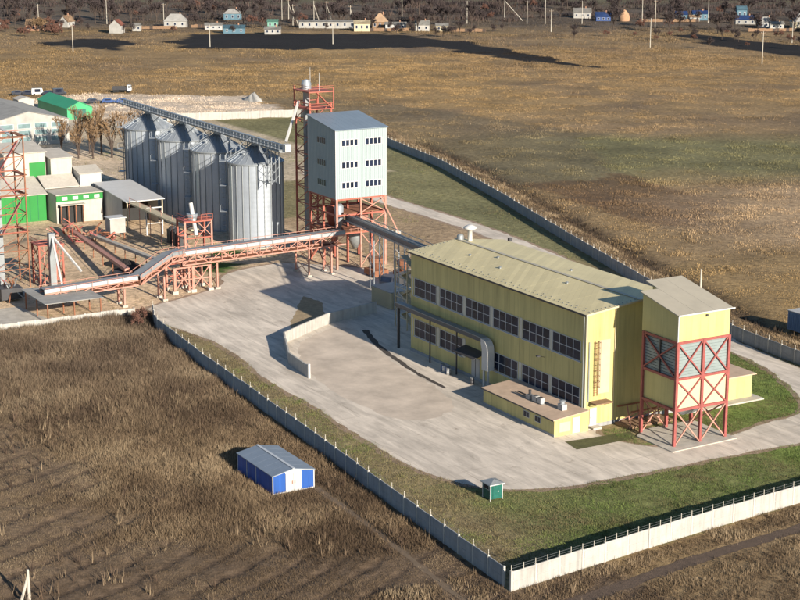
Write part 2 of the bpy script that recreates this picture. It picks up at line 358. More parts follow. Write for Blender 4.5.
def sheet(name, pts, z, m, label):
    o = MB().poly([(x, y, z) for x, y in pts]).build(name, m); return tag(o, label, kind='structure')
def yard_mat():
    m = mat('yard_concrete', (.68,.595,.495), .9, var=.26, scale=.07, bump=.012, bscale=3)
    n = m.node_tree; b = n.nodes['Principled BSDF']; src = b.inputs['Base Color'].links[0].from_socket
    g = n.nodes.new('ShaderNodeNewGeometry')
    mp = n.nodes.new('ShaderNodeMapping'); mp.inputs['Scale'].default_value = (.12, .75, 1); mp.inputs['Rotation'].default_value = (0,0,R(6))
    n.links.new(g.outputs['Position'], mp.inputs[0])
    t = n.nodes.new('ShaderNodeTexNoise'); t.inputs['Scale'].default_value = 1; t.inputs['Detail'].default_value = 7; t.inputs['Roughness'].default_value = .7; t.inputs['Distortion'].default_value = .6
    n.links.new(mp.outputs[0], t.inputs['Vector'])
    mr = n.nodes.new('ShaderNodeMapRange'); mr.inputs[1].default_value = .36; mr.inputs[2].default_value = .66; mr.inputs[3].default_value = .72; mr.inputs[4].default_value = 1.12
    n.links.new(t.outputs['Fac'], mr.inputs[0])
    vm = n.nodes.new('ShaderNodeVectorMath'); vm.operation = 'SCALE'; n.links.new(src, vm.inputs[0]); n.links.new(mr.outputs[0], vm.inputs['Scale'])
    n.links.new(vm.outputs[0], b.inputs['Base Color']); return m
def yard_detail(m):
    n = m.node_tree; b = n.nodes['Principled BSDF']; src = b.inputs['Base Color'].links[0].from_socket
    g = n.nodes.new('ShaderNodeNewGeometry')
    br = n.nodes.new('ShaderNodeTexBrick'); br.inputs['Color1'].default_value = (1,1,1,1); br.inputs['Color2'].default_value = (.93,.93,.93,1); br.inputs['Mortar'].default_value = (.62,.60,.58,1)
    br.inputs['Scale'].default_value = 1; br.inputs['Brick Width'].default_value = 6; br.inputs['Row Height'].default_value = 3.5; br.inputs['Mortar Size'].default_value = .05; br.inputs['Mortar Smooth'].default_value = .3; br.offset = 0
    n.links.new(g.outputs['Position'], br.inputs['Vector'])
    ns = n.nodes.new('ShaderNodeTexNoise'); ns.inputs['Scale'].default_value = .13; ns.inputs['Detail'].default_value = 5; n.links.new(g.outputs['Position'], ns.inputs['Vector'])
    mk = n.nodes.new('ShaderNodeMapRange'); mk.inputs[1].default_value = .46; mk.inputs[2].default_value = .6; n.links.new(ns.outputs['Fac'], mk.inputs[0])
    mx = n.nodes.new('ShaderNodeMix'); mx.data_type = 'RGBA'; mx.inputs[6].default_value = (1,1,1,1); n.links.new(mk.outputs[0], mx.inputs[0]); n.links.new(br.outputs['Color'], mx.inputs[7])
    st = n.nodes.new('ShaderNodeTexNoise'); st.inputs['Scale'].default_value = .42; st.inputs['Detail'].default_value = 8; st.inputs['Roughness'].default_value = .75; n.links.new(g.outputs['Position'], st.inputs['Vector'])
    sm = n.nodes.new('ShaderNodeMapRange'); sm.inputs[1].default_value = .58; sm.inputs[2].default_value = .74; n.links.new(st.outputs['Fac'], sm.inputs[0])
    mu = n.nodes.new('ShaderNodeMix'); mu.data_type = 'RGBA'; mu.blend_type = 'MULTIPLY'; mu.inputs[0].default_value = 1; n.links.new(src, mu.inputs[6]); n.links.new(mx.outputs[2], mu.inputs[7])
    m2 = n.nodes.new('ShaderNodeMix'); m2.data_type = 'RGBA'; m2.inputs[7].default_value = (.27,.215,.165,1); n.links.new(sm.outputs[0], m2.inputs[0]); n.links.new(mu.outputs[2], m2.inputs[6])
    n.links.new(m2.outputs[2], b.inputs['Base Color']); return m
YM = yard_detail(yard_mat())
def smooth_poly(P, it=2):
    for _ in range(it):
        Q = []
        for i in range(len(P)):
            a = P[i]; b = P[(i+1) % len(P)]
            Q += [(a[0]*.75+b[0]*.25, a[1]*.75+b[1]*.25), (a[0]*.25+b[0]*.75, a[1]*.25+b[1]*.75)]
        P = Q
    return P
def resample(P, step, jit):
    Q = []
    for a, b in zip(P, P[1:]+P[:1]):
        n = max(1, int(math.hypot(b[0]-a[0], b[1]-a[1])/step))
        for i in range(n): t = i/n; Q.append((a[0]+(b[0]-a[0])*t+random.uniform(-jit,jit), a[1]+(b[1]-a[1])*t+random.uniform(-jit,jit)))
    return Q
YR = resample(smooth_poly(YARD, 2), 1.3, .22)
from mathutils.geometry import delaunay_2d_cdt
def fill(name, pts, z, m, label):
    v, e, f, *_ = delaunay_2d_cdt([Vector(p) for p in pts], [], [list(range(len(pts)))], 1, 1e-4)
    me = bpy.data.meshes.new(name); me.from_pydata([(p.x, p.y, z) for p in v], [], f); me.update(); me.materials.append(m)
    o = bpy.data.objects.new(name, me); COL.objects.link(o); return tag(o, label, kind='structure')
def grow_poly(P, d):
    out = []; n = len(P); area = sum(P[i][0]*P[(i+1) % n][1]-P[(i+1) % n][0]*P[i][1] for i in range(n)); sg = 1 if area > 0 else -1
    for i in range(n):
        a, b = P[i-1], P[(i+1) % n]; tx, ty = b[0]-a[0], b[1]-a[1]; l = math.hypot(tx, ty) or 1; out.append((P[i][0]+sg*ty/l*d, P[i][1]-sg*tx/l*d))
    return out
DIRT = mat('yard_edge_dirt', (.33,.235,.165), .95, var=.35, scale=.9, bump=.03)
fill('yard_edge', resample(grow_poly(resample(smooth_poly(YARD, 2), 1.6, .05), .75), .9, .32), .016, DIRT, 'trampled brown dirt fringe round the concrete yard')
fill('loading_yard', resample(smooth_poly([(-59.5,-2.6),(-53.5,-12.4),(-43.4,-16.8),(-35,-18.4),(-25,-19.5),(-12,-17.5),(-14,-9),(-23,-6.4),(-31.6,-6),(-41,-4.8),(-47,-3.6),(-55,-1)], 2), .9, .3), .034, mat('loading_yard_concrete', (.56,.47,.38), .92, var=.28, scale=.25, bump=.012, bscale=3), 'browner worn concrete of the loading yard inside the retaining wall')
fill('yard', YR, .03, YM, 'pale worn concrete yard and drive round the yellow building')
fill('verge', resample([(-54.9,-13.2),(-61.3,-3.2),(-74,2.4),(-79,1.6),(-66,-7)], 1.0, .2), .034, mat('dry_verge', (.34,.255,.15), .95, var=.3, scale=1.2, bump=.05), 'dry grass triangle beside the low retaining wall')
fill('verge', [(2.9,-4.9),(6,-5.4),(6.0,3.6),(3.7,4.2)], .034, mat('green_verge', (.095,.095,.035), .95, var=.35, scale=1.2, bump=.05), 'small grass strip along the end of the yellow building')
fill('path', resample([(45,-46),(42.4,-30),(40,-14.6),(38.8,-.5),(37.8,16),(36.2,16),(37.2,-.5),(38.3,-14.6),(40.6,-30),(43,-46)], 1.0, .2), .022, mat('rut_soil', (.11,.075,.052), .95, var=.4, scale=1.4, bump=.05), 'dark brown dirt track outside the white fence')
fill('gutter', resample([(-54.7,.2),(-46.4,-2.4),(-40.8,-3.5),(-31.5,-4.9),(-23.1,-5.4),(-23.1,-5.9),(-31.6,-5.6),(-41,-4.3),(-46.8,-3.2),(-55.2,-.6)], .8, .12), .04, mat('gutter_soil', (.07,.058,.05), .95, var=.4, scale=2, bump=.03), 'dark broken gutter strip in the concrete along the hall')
fill('path', resample([(2.2,-37.4),(14,-37.9),(26,-38.7),(40,-39.9),(40,-40.6),(26,-39.5),(14,-38.6),(2.2,-38.2)], .8, .16), .02, mat('dirt_path', (.165,.118,.076), .95, var=.25, scale=1.), 'narrow dirt path worn along the outside of the fence')

# ------------------------------------------------------------------ fences
def along(L, step):
    """points every `step` metres along a polyline"""
    pts = []; rest = 0
    for (a, b), (c, d) in zip(L[:-1], L[1:]):
        ln = math.hypot(c-a, d-b); t = rest
        while t < ln: pts.append((a+(c-a)*t/ln, b+(d-b)*t/ln)); t += step
        rest = t-ln
    return pts
def fence(L, m, label, h=2.0, step=3.0, wire=True, half=False, pm=None):
    P = along(L, step); t = thing('concrete_fence', (P[0][0], P[0][1], 0), label, 'fence')
    for i, (a, b) in enumerate(zip(P[:-1], P[1:])):
        dx, dy = b[0]-a[0], b[1]-a[1]; ln = math.hypot(dx, dy); an = math.atan2(dy, dx)
        hh = h+random.uniform(-.05,.05); tw = random.uniform(-.02,.02); c = ((a[0]+b[0])/2-math.sin(an)*tw, (a[1]+b[1])/2+math.cos(an)*tw)
        mb = MB().rbox(c, ln-.16, .10, 0, hh, an)
        mb.rbox(c, ln-.5, .14, .25, hh*.46, an).rbox(c, ln-.5, .14, hh*.54, hh-.18, an)
        mb.build('panel', m, t)
        ps = MB().rbox(a, .2, .22, 0, h+.06, an); ps.build('post', pm or M['post'], t)
        if wire:
            MB().rbox(a, .06, .06, h+.05, h+.62, an).build('wire_post', M['polec'], t)
            if half: MB().rbox(c, .06, .06, hh-.02, hh+.62, an).build('wire_post', M['polec'], t)
    q = MB().rbox(P[-1], .2, .22, 0, h+.06, an); q.build('post', pm or M['post'], t)
    if wire:
        wm = MB()
        for z in (.25, .5):
            for a, b in zip(P[:-1], P[1:]): wm.bar((*a, h+z), (*b, h+z), .012)
        wm.build('wire', M['galv_dark'], t)
    return t
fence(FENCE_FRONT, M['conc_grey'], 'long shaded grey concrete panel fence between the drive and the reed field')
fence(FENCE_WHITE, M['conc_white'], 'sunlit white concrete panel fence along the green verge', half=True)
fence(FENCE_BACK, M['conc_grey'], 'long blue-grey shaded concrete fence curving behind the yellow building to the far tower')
fence([(-81.3,-50),(-81.2,-33),(-80.8,-24.4)], M['conc_white'], 'low pale broken concrete wall at the edge of the reed field', h=1.1, step=2.6, wire=False)
fence([(-288,64),(-285,70),(-277,100),(-246,101.5)], M['conc_white'], 'sunlit white concrete wall behind the row of silos', h=2.2, wire=False)
# low retaining wall by the lower loading yard
t = thing('retaining_wall', (-54.2,-14,0), 'angled white concrete retaining wall beside the sunken loading yard', 'wall')
RW = [(-63.8,6.6),(-60.9,-3.5),(-54.2,-14.0),(-43.8,-18.3),(-36.6,-19.0)]
for a, b in zip(RW[:-1], RW[1:]):
    ln = math.hypot(b[0]-a[0], b[1]-a[1]); k = max(1, round(ln/3.1)); an = math.atan2(b[1]-a[1], b[0]-a[0])
    for i in range(k):
        f = (i+.5)/k; MB().rbox((a[0]+(b[0]-a[0])*f, a[1]+(b[1]-a[1])*f), ln/k-.03, .22, 0, 1.72+random.uniform(-.04,.04), an).build('panel', M['conc_white'], t)
MB().rbox((-36.4,-19.0), .28, .3, 0, 2.0, 0).build('post', M['white'], t)

# ------------------------------------------------------------------ yellow production building
L0, L1, DY, HE, HR = -41.8, 0.0, 15.4, 14.4, 15.25
B = thing('production_building', (L0, 0, 0), 'large yellow metal-clad production hall with two rows of ribbon windows', 'building')
w = MB().box(L0, L1, 0, DY, 0, HE)
w.poly([(L0,0,HE),(L0,DY/2,HR),(L0,DY,HE)]).poly([(L1,0,HE),(L1,DY,HE),(L1,DY/2,HR)])
w.build('wall', M['yellow'], B)
MB().box(L0-.06, L1+.06, -.06, DY+.06, 0, .45).build('plinth', M['conc_grey'], B)
for sgn in (0, 1):      # roof slopes as standing sheets
    ya, yb = (-.45, DY/2) if sgn == 0 else (DY/2, DY+.45)
    za, zb = (HE+.02, HR+.10) if sgn == 0 else (HR+.10, HE+.02)
    n = 14
    rf = None
    for i in range(n):
        xa = L0-.5+(L1-L0+1.0)*i/n; xb = L0-.5+(L1-L0+1.0)*(i+1)/n-.012
        m = MB(); m.poly([(xa,ya,za),(xb,ya,za),(xb,yb,zb),(xa,yb,zb)]); m.poly([(xa,ya,za-.14),(xa,yb,zb-.14),(xb,yb,zb-.14),(xb,ya,za-.14)])
        m.poly([(xa,ya,za-.14),(xb,ya,za-.14),(xb,ya,za),(xa,ya,za)]); m.poly([(xa,ya,za-.14),(xa,ya,za),(xa,yb,zb),(xa,yb,zb-.14)]); m.poly([(xb,ya,za-.14),(xb,yb,zb-.14),(xb,yb,zb),(xb,ya,za)])
        m.poly([(xa,yb,zb-.14),(xa,yb,zb),(xb,yb,zb),(xb,yb,zb-.14)])
        m.build('roof_sheet', M['cream_roof'], B)
MB().bar((L0-.5,DY/2,HR+.14),(L1+.5,DY/2,HR+.14),.5,.05).build('ridge_cap', M['tower_roof'], B)
tr = MB().bar((L0-.5,-.47,HE-.06),(L1+.5,-.47,HE-.06),.05,.22); tr.build('eave_trim', M['dark'], B)
tr = MB().bar((L1+.53,-.45,HE-.02),(L1+.53,DY/2,HR+.06),.05,.22).bar((L1+.53,DY/2,HR+.06),(L1+.53,DY+.45,HE-.02),.05,.22); tr.build('verge_trim', M['cream'], B)
for i in range(46):     # snow guards along the eaves and verge
    for row in (0, 1):
        x = L0+.3+i*.9+row*.4; y = .35+row*.6; z = HE+.1+(y+.45)*(HR-HE)/(DY/2+.45)
        if row == 0 or i % 2 == 0:
            if i == 0 and row == 0: sg = MB().box(x-.12,x+.12,y-.03,y+.03,z-.02,z+.05).build('snow_guard', M['galv_dark'], B); sg0 = (x, y, z)
            else: share('snow_guard', sg, B, (x-sg0[0], y-sg0[1], z-sg0[2]))
for i in range(12):
    y = .4+i*.62; z = HE+.1+(y+.45)*(HR-HE)/(DY/2+.45)
    for x in (L0+.05, L1-.1): share('snow_guard', sg, B, (x-sg0[0], y-sg0[1], z-sg0[2]))
for x, y in ((-33,4.2),(-24.5,3.6),(-29,6.2),(-12,5.6),(-18,10.5)):
    z = HE+.02+(y+.45)*(HR-HE)/(DY/2+.45) if y < DY/2 else HR-.25
    MB().lathe((x,y,z), [(.14,-.05),(.14,.22),(.24,.24),(.0,.36)], 10).build('roof_vent', M['galv_dark'], B)
# white mushroom ventilator at the far gable
MB().lathe((-40.6,9.0,HR-.2), [(.34,0),(.34,1.7),(.5,1.75),(.95,1.95),(.95,2.15),(.3,2.5),(0,2.52)], 16).build('ventilator', M['white'], B, True)
MB().lathe((-41.6,8.0,HR-.3), [(.5,0),(.5,.9),(.35,1.15),(0,1.2)], 12).build('ventilator', M['galv_dark'], B, True)
# windows: six bays, two rows; each 4 x 2 lights
def window(parent, x0, x1, z0, z1, y, cols=4, rows=2):
    m = MB(); b = .07; mm = .07
    m.box(x0-b, x1+b, y-.07, y+.02, z0-b, z0).box(x0-b, x1+b, y-.07, y+.02, z1, z1+b).box(x0-b, x0, y-.07, y+.02, z0, z1).box(x1, x1+b, y-.07, y+.02, z0, z1)
    for i in range(1, cols): x = x0+(x1-x0)*i/cols; m.box(x-mm/2, x+mm/2, y-.06, y+.01, z0, z1)
    for j in range(1, rows): z = z0+(z1-z0)*j/rows; m.box(x0, x1, y-.055, y+.01, z-mm/2, z+mm/2)
    W = m.build('window', M['frame'], parent)
    MB().box(x0-.2, x1+.2, y-.16, y+.01, z0-.17, z0-.102).build('sill', M['frame'], W)
    pw, ph = (x1-x0)/cols, (z1-z0)/rows
    for i in range(cols):
        for j in range(rows):
            xa = x0+i*pw+mm/2; za = z0+j*ph+mm/2
            e = [random.uniform(-.012,.012) for _ in range(2)]
            MB().poly([(xa,y-.02+e[0],za),(xa+pw-mm,y-.02+e[1],za),(xa+pw-mm,y-.02-e[0],za+ph-mm),(xa,y-.02-e[1],za+ph-mm)]).build('pane', M['glass'], W)
    return W
BAYS = [(-40.7,-34.9),(-33.8,-28.0),(-27.1,-21.3),(-20.4,-14.6),(-13.5,-7.6),(-6.9,-1.1)]
for i, (a, b) in enumerate(BAYS):
    window(B, a, b, 8.35, 10.75, 0)
    if i != 2: window(B, a, b, 2.5, 4.9, 0)
for i in range(7):      # pale pilaster strips between the windows
    xc = (BAYS[i-1][1]+BAYS[i][0])/2 if 0 < i < 6 else (-41.3 if i == 0 else -.5)
    for z0, z1 in ((8.2,10.9),(2.4,5.05)):
        if i == 6 or i == 0: wdt = .3
        else: wdt = .62
        MB().box(xc-wdt/2, xc+wdt/2, -.04, .02, z0, z1).build('pilaster', M['pilaster'], B)
MB().box(-.16,.05,-.05,.12,.45,HE-.15).build('corner_trim', M['cream'], B)
MB().tube((-.35,-.12,.4),(-.35,-.12,HE-.2),.06).build('downpipe', M['galv_dark'], B)
MB().tube((.1,4.25,.5),(.1,4.25,HE+.2),.07).build('downpipe', M['cream'], B)
# end wall: ladder with cage, canopy, doors
ld = MB()
for y in (1.25, 1.75): ld.box(.12,.18,y-.03,y+.03,4.0,10.9)
for k in range(22): ld.box(.13,.17,1.25,1.75,4.1+k*.31,4.14+k*.31)
LD = ld.build('ladder', M['rust'], B)
cg = MB()
for k in range(9):
    z = 5.2+k*.7
    pts = [(.15,1.2,z),(.55,1.2,z),(.75,1.5,z),(.55,1.8,z),(.15,1.8,z)]
    for a, b in zip(pts[:-1], pts[1:]): cg.bar(a, b, .04)
for x, y in ((.55,1.2),(.75,1.5),(.55,1.8)): cg.bar((x,y,5.2),(x,y,10.9),.035)
cg.build('cage', M['wood'], LD)
MB().box(.02,.06,1.95,3.6,4.2,10.9).build('wall_panel', M['cream'], B)
MB().box(.05,.16,.35,.5,3.4,10.9).build('cable_tray', M['galv_dark'], B)
m = MB().box(.05,1.5,.6,3.2,3.28,3.4); m.bar((.05,.8,2.7),(1.4,.8,3.25),.07).bar((.05,3.0,2.7),(1.4,3.0,3.25),.07); m.build('door_canopy', M['wood'], B)
D = MB().box(.02,.09,.75,1.75,.3,2.5).build('door', M['white'], B); MB().box(.09,.14,.85,.92,1.25,1.42).build('handle', M['dark'], D)
m = MB().box(.1,1.1,.6,1.9,0,.28).box(.1,.75,-1.2,.4,0,.16); m.build('door_step', M['pad'], B)
# lamp on the long wall
m = MB().tube((-8.6,-.02,7.0),(-8.6,-.9,7.3),.035).box(-8.8,-8.4,-1.25,-.85,7.2,7.36); m.build('wall_lamp', M['dark'], B)
# service door under its dark awning
D = MB().box(-25.6,-23.6,-.06,.02,.45,3.0).build('door', M['plaster'], B); MB().box(-24.65,-24.55,-.09,-.05,.45,3.0).build('seam', M['dark'], D)
m = MB().poly([(-27.2,.0,4.3),(-22.0,.0,4.3),(-22.0,-2.0,3.75),(-27.2,-2.0,3.75)]).poly([(-27.2,0,4.2),(-27.2,-2,3.65),(-22,-2,3.65),(-22,0,4.2)]).poly([(-27.2,-2,3.65),(-27.2,-2,3.75),(-22,-2,3.75),(-22,-2,3.65)])
m.poly([(-27.2,0,4.2),(-27.2,0,4.3),(-27.2,-2,3.75),(-27.2,-2,3.65)]).poly([(-22,0,4.2),(-22,-2,3.65),(-22,-2,3.75),(-22,0,4.3)]); m.build('awning', M['dark'], B)
# annex at the near corner
m = MB(); x0, x1, y0, y1 = -14.8, .88, -5.05, -.02
m.poly([(x0,y0,0),(x1,y0,0),(x1,y0,2.15),(x0,y0,2.15)]).poly([(x1,y0,0),(x1,y1,0),(x1,y1,2.6),(x1,y0,2.15)]).poly([(x0,y1,0),(x0,y0,0),(x0,y0,2.15),(x0,y1,2.6)]).poly([(x1,y1,0),(x0,y1,0),(x0,y1,2.6),(x1,y1,2.6)])
A = m.build('annex', M['yellow'], B)
m = MB(); 
for i in range(5):
    xa = x0-.15+(x1-x0+.3)*i/5; xb = x0-.15+(x1-x0+.3)*(i+1)/5-.012
    m = MB().poly([(xa,y0-.25,2.2),(xb,y0-.25,2.2),(xb,y1,2.67),(xa,y1,2.67)]).poly([(xa,y0-.25,2.1),(xb,y0-.25,2.1),(xb,y0-.25,2.2),(xa,y0-.25,2.2)]).poly([(xb,y0-.25,2.1),(xb,y1,2.57),(xb,y1,2.67),(xb,y0-.25,2.2)]).poly([(xa,y0-.25,2.1),(xa,y0-.25,2.2),(xa,y1,2.67),(xa,y1,2.57)])
    m.build('roof_sheet', M['annex_roof'], A)
MB().bar((x0-.16,y0-.27,2.12),(x1+.16,y0-.27,2.12),.05,.16).build('eave_trim', M['dark'], A)
MB().box(x0-.05,x1+.05,y0-.05,y0+.02,0,.3).build('plinth', M['conc_grey'], A)
for xc in (-5.0,-2.55):
    W = MB().box(xc-.62,xc+.62,y0-.05,y0+.01,.95,1.75).build('window', M['frame'], A)
    for s in (-1, 1): MB().box(xc+s*.3-.26,xc+s*.3+.26,y0-.07,y0-.04,1.02,1.68).build('pane', M['glass'], W)
MB().box(x1-.01,x1+.06,-2.4,-1.35,.1,2.05).build('door', M['white'], A)
MB().box(x1-.01,x1+.04,-4.3,-2.7,.5,1.7).build('wall_panel', M['cream'], A)
# things on the annex roof
def roofz(y): return 2.2+(y-y0+.25)*.47/(y1-y0+.25)
for i, (x, y, lb, k) in enumerate(((-7.2,-3.1,'squat grey fan housing with a dark stack on the annex roof',0),(-5.4,-3.1,'pair of pale condenser boxes in the middle of the annex roof',1),(-1.4,-2.3,'single pale rooftop unit near the end of the annex roof',2))):
    z = roofz(y)+.02; t = thing('rooftop_unit', (x,y,z), lb, 'rooftop unit')
    if k == 0:
        MB().box(x-.4,x+.4,y-.35,y+.35,z,z+.55).build('housing', M['galv'], t); MB().tube((x,y,z+.55),(x,y,z+1.15),.16,.2,10).build('stack', M['dark'], t)
        MB().bar((x-3.0,y+.2,z+.18),(x-.4,y+.1,z+.25),.14).build('duct', M['dark'], t)
    elif k == 1:
        for dx in (-.5,.55):
            c = MB().box(x+dx-.42,x+dx+.42,y-.3,y+.3,z+.08,z+.75).build('casing', M['plaster'], t); MB().lathe((x+dx,y,z+.75), [(.26,0),(.26,.06),(0,.08)], 12).build('fan_grille', M['dark'], c)
        MB().box(x-1,x+1.05,y-.2,y+.2,z,z+.08).build('skid', M['galv_dark'], t)
    else:
        MB().box(x-.5,x+.5,y-.35,y+.35,z,z+.7).build('casing', M['plaster'], t); MB().lathe((x,y,z+.7), [(.28,0),(.28,.3),(.4,.34),(.4,.42),(0,.5)], 12).build('cowl', M['galv'], t)
# rear extension to the right of the tower
m = MB().box(-9,.15,DY+.02,26.4,0,3.2); E_ = m.build('extension', M['yellow_panel'], B)
MB().box(-9.3,.55,DY+.03,26.8,3.21,3.36).build('roof_slab', M['annex_roof'], E_)
MB().box(-9.3,1.6,DY+.03,27.3,.03,.22).build('plinth', M['pad'], E_)

# overhead duct and chute along the facade
t = thing('overhead_duct', (-35,-.9,0), 'dark overhead duct on posts along the yellow facade ending in a white chute', 'duct')
MB().box(-44,-21.2,-1.35,-.45,6.15,6.72).build('duct_casing', M['belt'], t)
MB().box(-44,-21.2,-1.42,-.38,6.73,6.8).build('cover', M['galv_dark'], t)
m = MB(); cs = [(-21.2,6.72),(-20.3,6.5),(-19.75,5.9),(-19.6,5.0),(-19.6,2.6),(-20.9,2.6),(-20.9,5.2),(-21.2,6.0)]
n = len(m.v); m.v += [(x,-1.45,z) for x, z in cs]+[(x,-.35,z) for x, z in cs]; k = len(cs)
m.f.append(tuple(range(k))); m.f.append(tuple(range(2*k-1,k-1,-1)))
for i in range(k): j = (i+1) % k; m.f.append((i, k+i, k+j, j))
m.build('chute', M['white'], t)
for x in (-35,-28): MB().box(x-.08,x+.08,-1.0,-.84,.0,6.15).build('post', M['dark'], t)
for x in (-20.75,-19.75): MB().box(x-.12,x+.12,-1.3,-1.06,0,2.6).build('post', M['white'], t)
MB().box(-43.9,-43.6,-1.05,-.75,0,6.15).build('post', M['dark'], t)
for i, (x, y, mm, lb) in enumerate(((-30.6,-1.5,'carblue','blue drum first in the row by the yellow wall'),(-29.9,-1.7,'white','white drum between the blue drums by the yellow wall'),(-29.2,-1.6,'carblue','blue drum beside the duct post at the yellow wall'),(-28.5,-1.9,'white','white drum at the end of the drum row by the yellow wall'),(-23.0,-1.6,'dark','black drum beside the white chute'))):
    t = thing('drum', (x,y,.03), lb, 'drum', 'drums by the facade')
    MB().lathe((x,y,.03), [(.0,0),(.29,0),(.29,.3),(.31,.32),(.29,.34),(.29,.58),(.31,.6),(.29,.62),(.29,.9)], 14).build('barrel', M[mm], t, True)
    MB().lathe((x,y,.93), [(.3,-.02),(.3,.02),(.26,.02),(.26,0),(0,0)], 14).build('lid', M['galv_dark'], t)

# ------------------------------------------------------------------ yellow tower on maroon legs
TX0, TX1, TY0, TY1 = 4.7, 11.0, 5.0, 12.7
T = thing('loading_tower', (TX1, TY0, 0), 'yellow boxed loading tower raised on maroon braced legs', 'tower')
rz = lambda x: 16.1+(11.2-x)*.2
m = MB(); m.poly([(TX0-.4,TY0,12.75),(TX1,TY0,12.75),(TX1,TY0,rz(TX1)-.12),(TX0-.4,TY0,rz(TX0-.4)-.12)]); m.poly([(TX1,TY0,12.75),(TX1,TY1,12.75),(TX1,TY1,rz(TX1)-.12),(TX1,TY0,rz(TX1)-.12)])
m.poly([(TX1,TY1,12.75),(TX0-.4,TY1,12.75),(TX0-.4,TY1,rz(TX0-.4)-.12),(TX1,TY1,rz(TX1)-.12)]); m.poly([(TX0-.4,TY1,12.75),(TX0-.4,TY0,12.75),(TX0-.4,TY0,rz(TX0-.4)-.12),(TX0-.4,TY1,rz(TX0-.4)-.12)])
m.poly([(TX0-.4,TY0,12.75),(TX0-.4,TY1,12.75),(TX1,TY1,12.75),(TX1,TY0,12.75)])
hd = m.build('head_box', M['yellow_panel'], T)
m = MB().box(1.9,TX0-.4,8.3,TY1-.3,HR-.3,rz(4.2)-.2); m.build('link_box', M['yellow_panel'], T)
def roofpart(x0, x1, y0, y1):
    m = MB(); a, b = rz(x0), rz(x1); d = .12
    m.v += [(x0,y0,a-d),(x1,y0,b-d),(x1,y1,b-d),(x0,y1,a-d),(x0,y0,a),(x1,y0,b),(x1,y1,b),(x0,y1,a)]
    m.f += [(0,3,2,1),(4,5,6,7),(0,1,5,4),(1,2,6,5),(2,3,7,6),(3,0,4,7)]; return m
for i in range(3):
    ya = TY0-.3+i*2.75; yb = min(ya+2.73, TY1+.35)
    roofpart(TX0-.65 if i == 0 else 1.6, TX1+.35, ya if i else ya, yb).build('roof_sheet', M['tower_roof'], T)
MB().bar((TX1+.4,TY0-.3,rz(TX1)-.1),(TX1+.4,TY1+.4,rz(TX1)-.1),.08,.16).build('gutter', M['white'], T)
MB().box(TX1+.02,TX1+.2,9.0,9.25,rz(TX1)-.7,rz(TX1)-.45).build('lamp', M['dark'], T)
MB().box(TX1-.04,TX1+.04,TY0-.04,TY0+.08,12.75,rz(TX1)-.15).build('corner_trim', M['white'], T)
# middle louvred stage
for j in range(12):
    z = 8.35+j*.365
    MB().box(TX0,TX1-.1,TY0+.12,TY0+.22,z,z+.31).build('louvre', M['louvre'], T)
    for ya, yb in ((TY0+.15,8.75),(8.95,TY1-.1)): MB().box(TX1-.22,TX1-.12,ya,yb,z,z+.34).build('louvre', M['louvre'], T)
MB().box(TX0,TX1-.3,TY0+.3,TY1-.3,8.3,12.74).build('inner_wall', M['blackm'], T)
# lower yellow hopper box
MB().box(TX0+.05,TX1-.12,TY0+.1,TY1-.1,4.6,8.25).build('hopper_box', M['yellow_panel'], T)
MB().box(TX1-.11,TX1-.05,TY0+.12,TY1-.12,4.66,8.2).build('front_panel', M['cream'], T)
m = MB(); 
m.poly([(TX0+.3,TY0+.3,4.58),(TX1-.4,TY0+.3,4.58),(TX1-2.6,8.2,2.8),(TX0+2,8.2,2.8)]); m.poly([(TX1-.4,TY0+.3,4.58),(TX1-.4,TY1-.3,4.58),(TX1-2.6,9.6,2.8),(TX1-2.6,8.2,2.8)]); m.poly([(TX1-.4,TY1-.3,4.58),(TX0+.3,TY1-.3,4.58),(TX0+2,9.6,2.8),(TX1-2.6,9.6,2.8)]); m.poly([(TX0+.3,TY1-.3,4.58),(TX0+.3,TY0+.3,4.58),(TX0+2,8.2,2.8),(TX0+2,9.6,2.8)])
m.build('hopper_cone', M['galv_dark'], T)
YM_ = 8.85
LEGS = [(TX0,TY0),(TX1,TY0),(TX1,YM_),(TX1,TY1),(TX0,TY1),(TX0,YM_)]
for x, y in LEGS: MB().box(x-.17,x+.17,y-.17,y+.17,.12,12.75).build('leg', M['maroon'], T)
for z in (4.5, 8.28, 12.66):
    mt = M['maroon']
    BAR('beam', (TX0,TY0-.03,z), (TX1,TY0-.03,z), .22, mt, T, .3); BAR('beam', (TX1+.03,TY0,z), (TX1+.03,TY1,z), .22, mt, T, .3)
    BAR('beam', (TX0,TY0,z), (TX0,TY1,z), .2, mt, T, .26); BAR('beam', (TX0,TY1,z), (TX1,TY1,z), .2, mt, T, .26)
def xbrace(p, q, za, zb, wd, mt, par):
    BAR('brace', (p[0],p[1],za), (q[0],q[1],zb), wd, mt, par); BAR('brace', (q[0]+.01,q[1]-.01,za), (p[0]+.01,p[1]-.01,zb), wd, mt, par)
for za, zb, mt in ((.25,4.4,'pink'),(4.6,8.15,'maroon'),(8.45,12.55,'maroon')):
    for a, b in ((TY0+.1,YM_-.1),(YM_+.1,TY1-.1)): xbrace((TX1+.04,a), (TX1+.04,b), za, zb, .15, M[mt], T)
xbrace((TX0+.1,TY0-.05), (TX1-.1,TY0-.05), 8.45, 12.55, .17, M['maroon'], T)
BAR('mullion', ((TX0+TX1)/2,TY0-.02,8.4), ((TX0+TX1)/2,TY0-.02,12.6), .16, M['dark'], T)
xbrace((TX0+.05,TY0+.1), (TX0+.05,YM_-.1), .25, 4.4, .14, M['pink'], T)
xbrace((TX0+.1,TY1), (TX1-.1,TY1), .25, 4.4, .14, M['pink'], T)
for k in range(16): 
    if k % 2 == 0: MB().box(TX0+.2+k*.38,TX0+.42+k*.38,TY0-.06,TY0+.02,12.55,12.8).build('cleat', M['dark'], T)
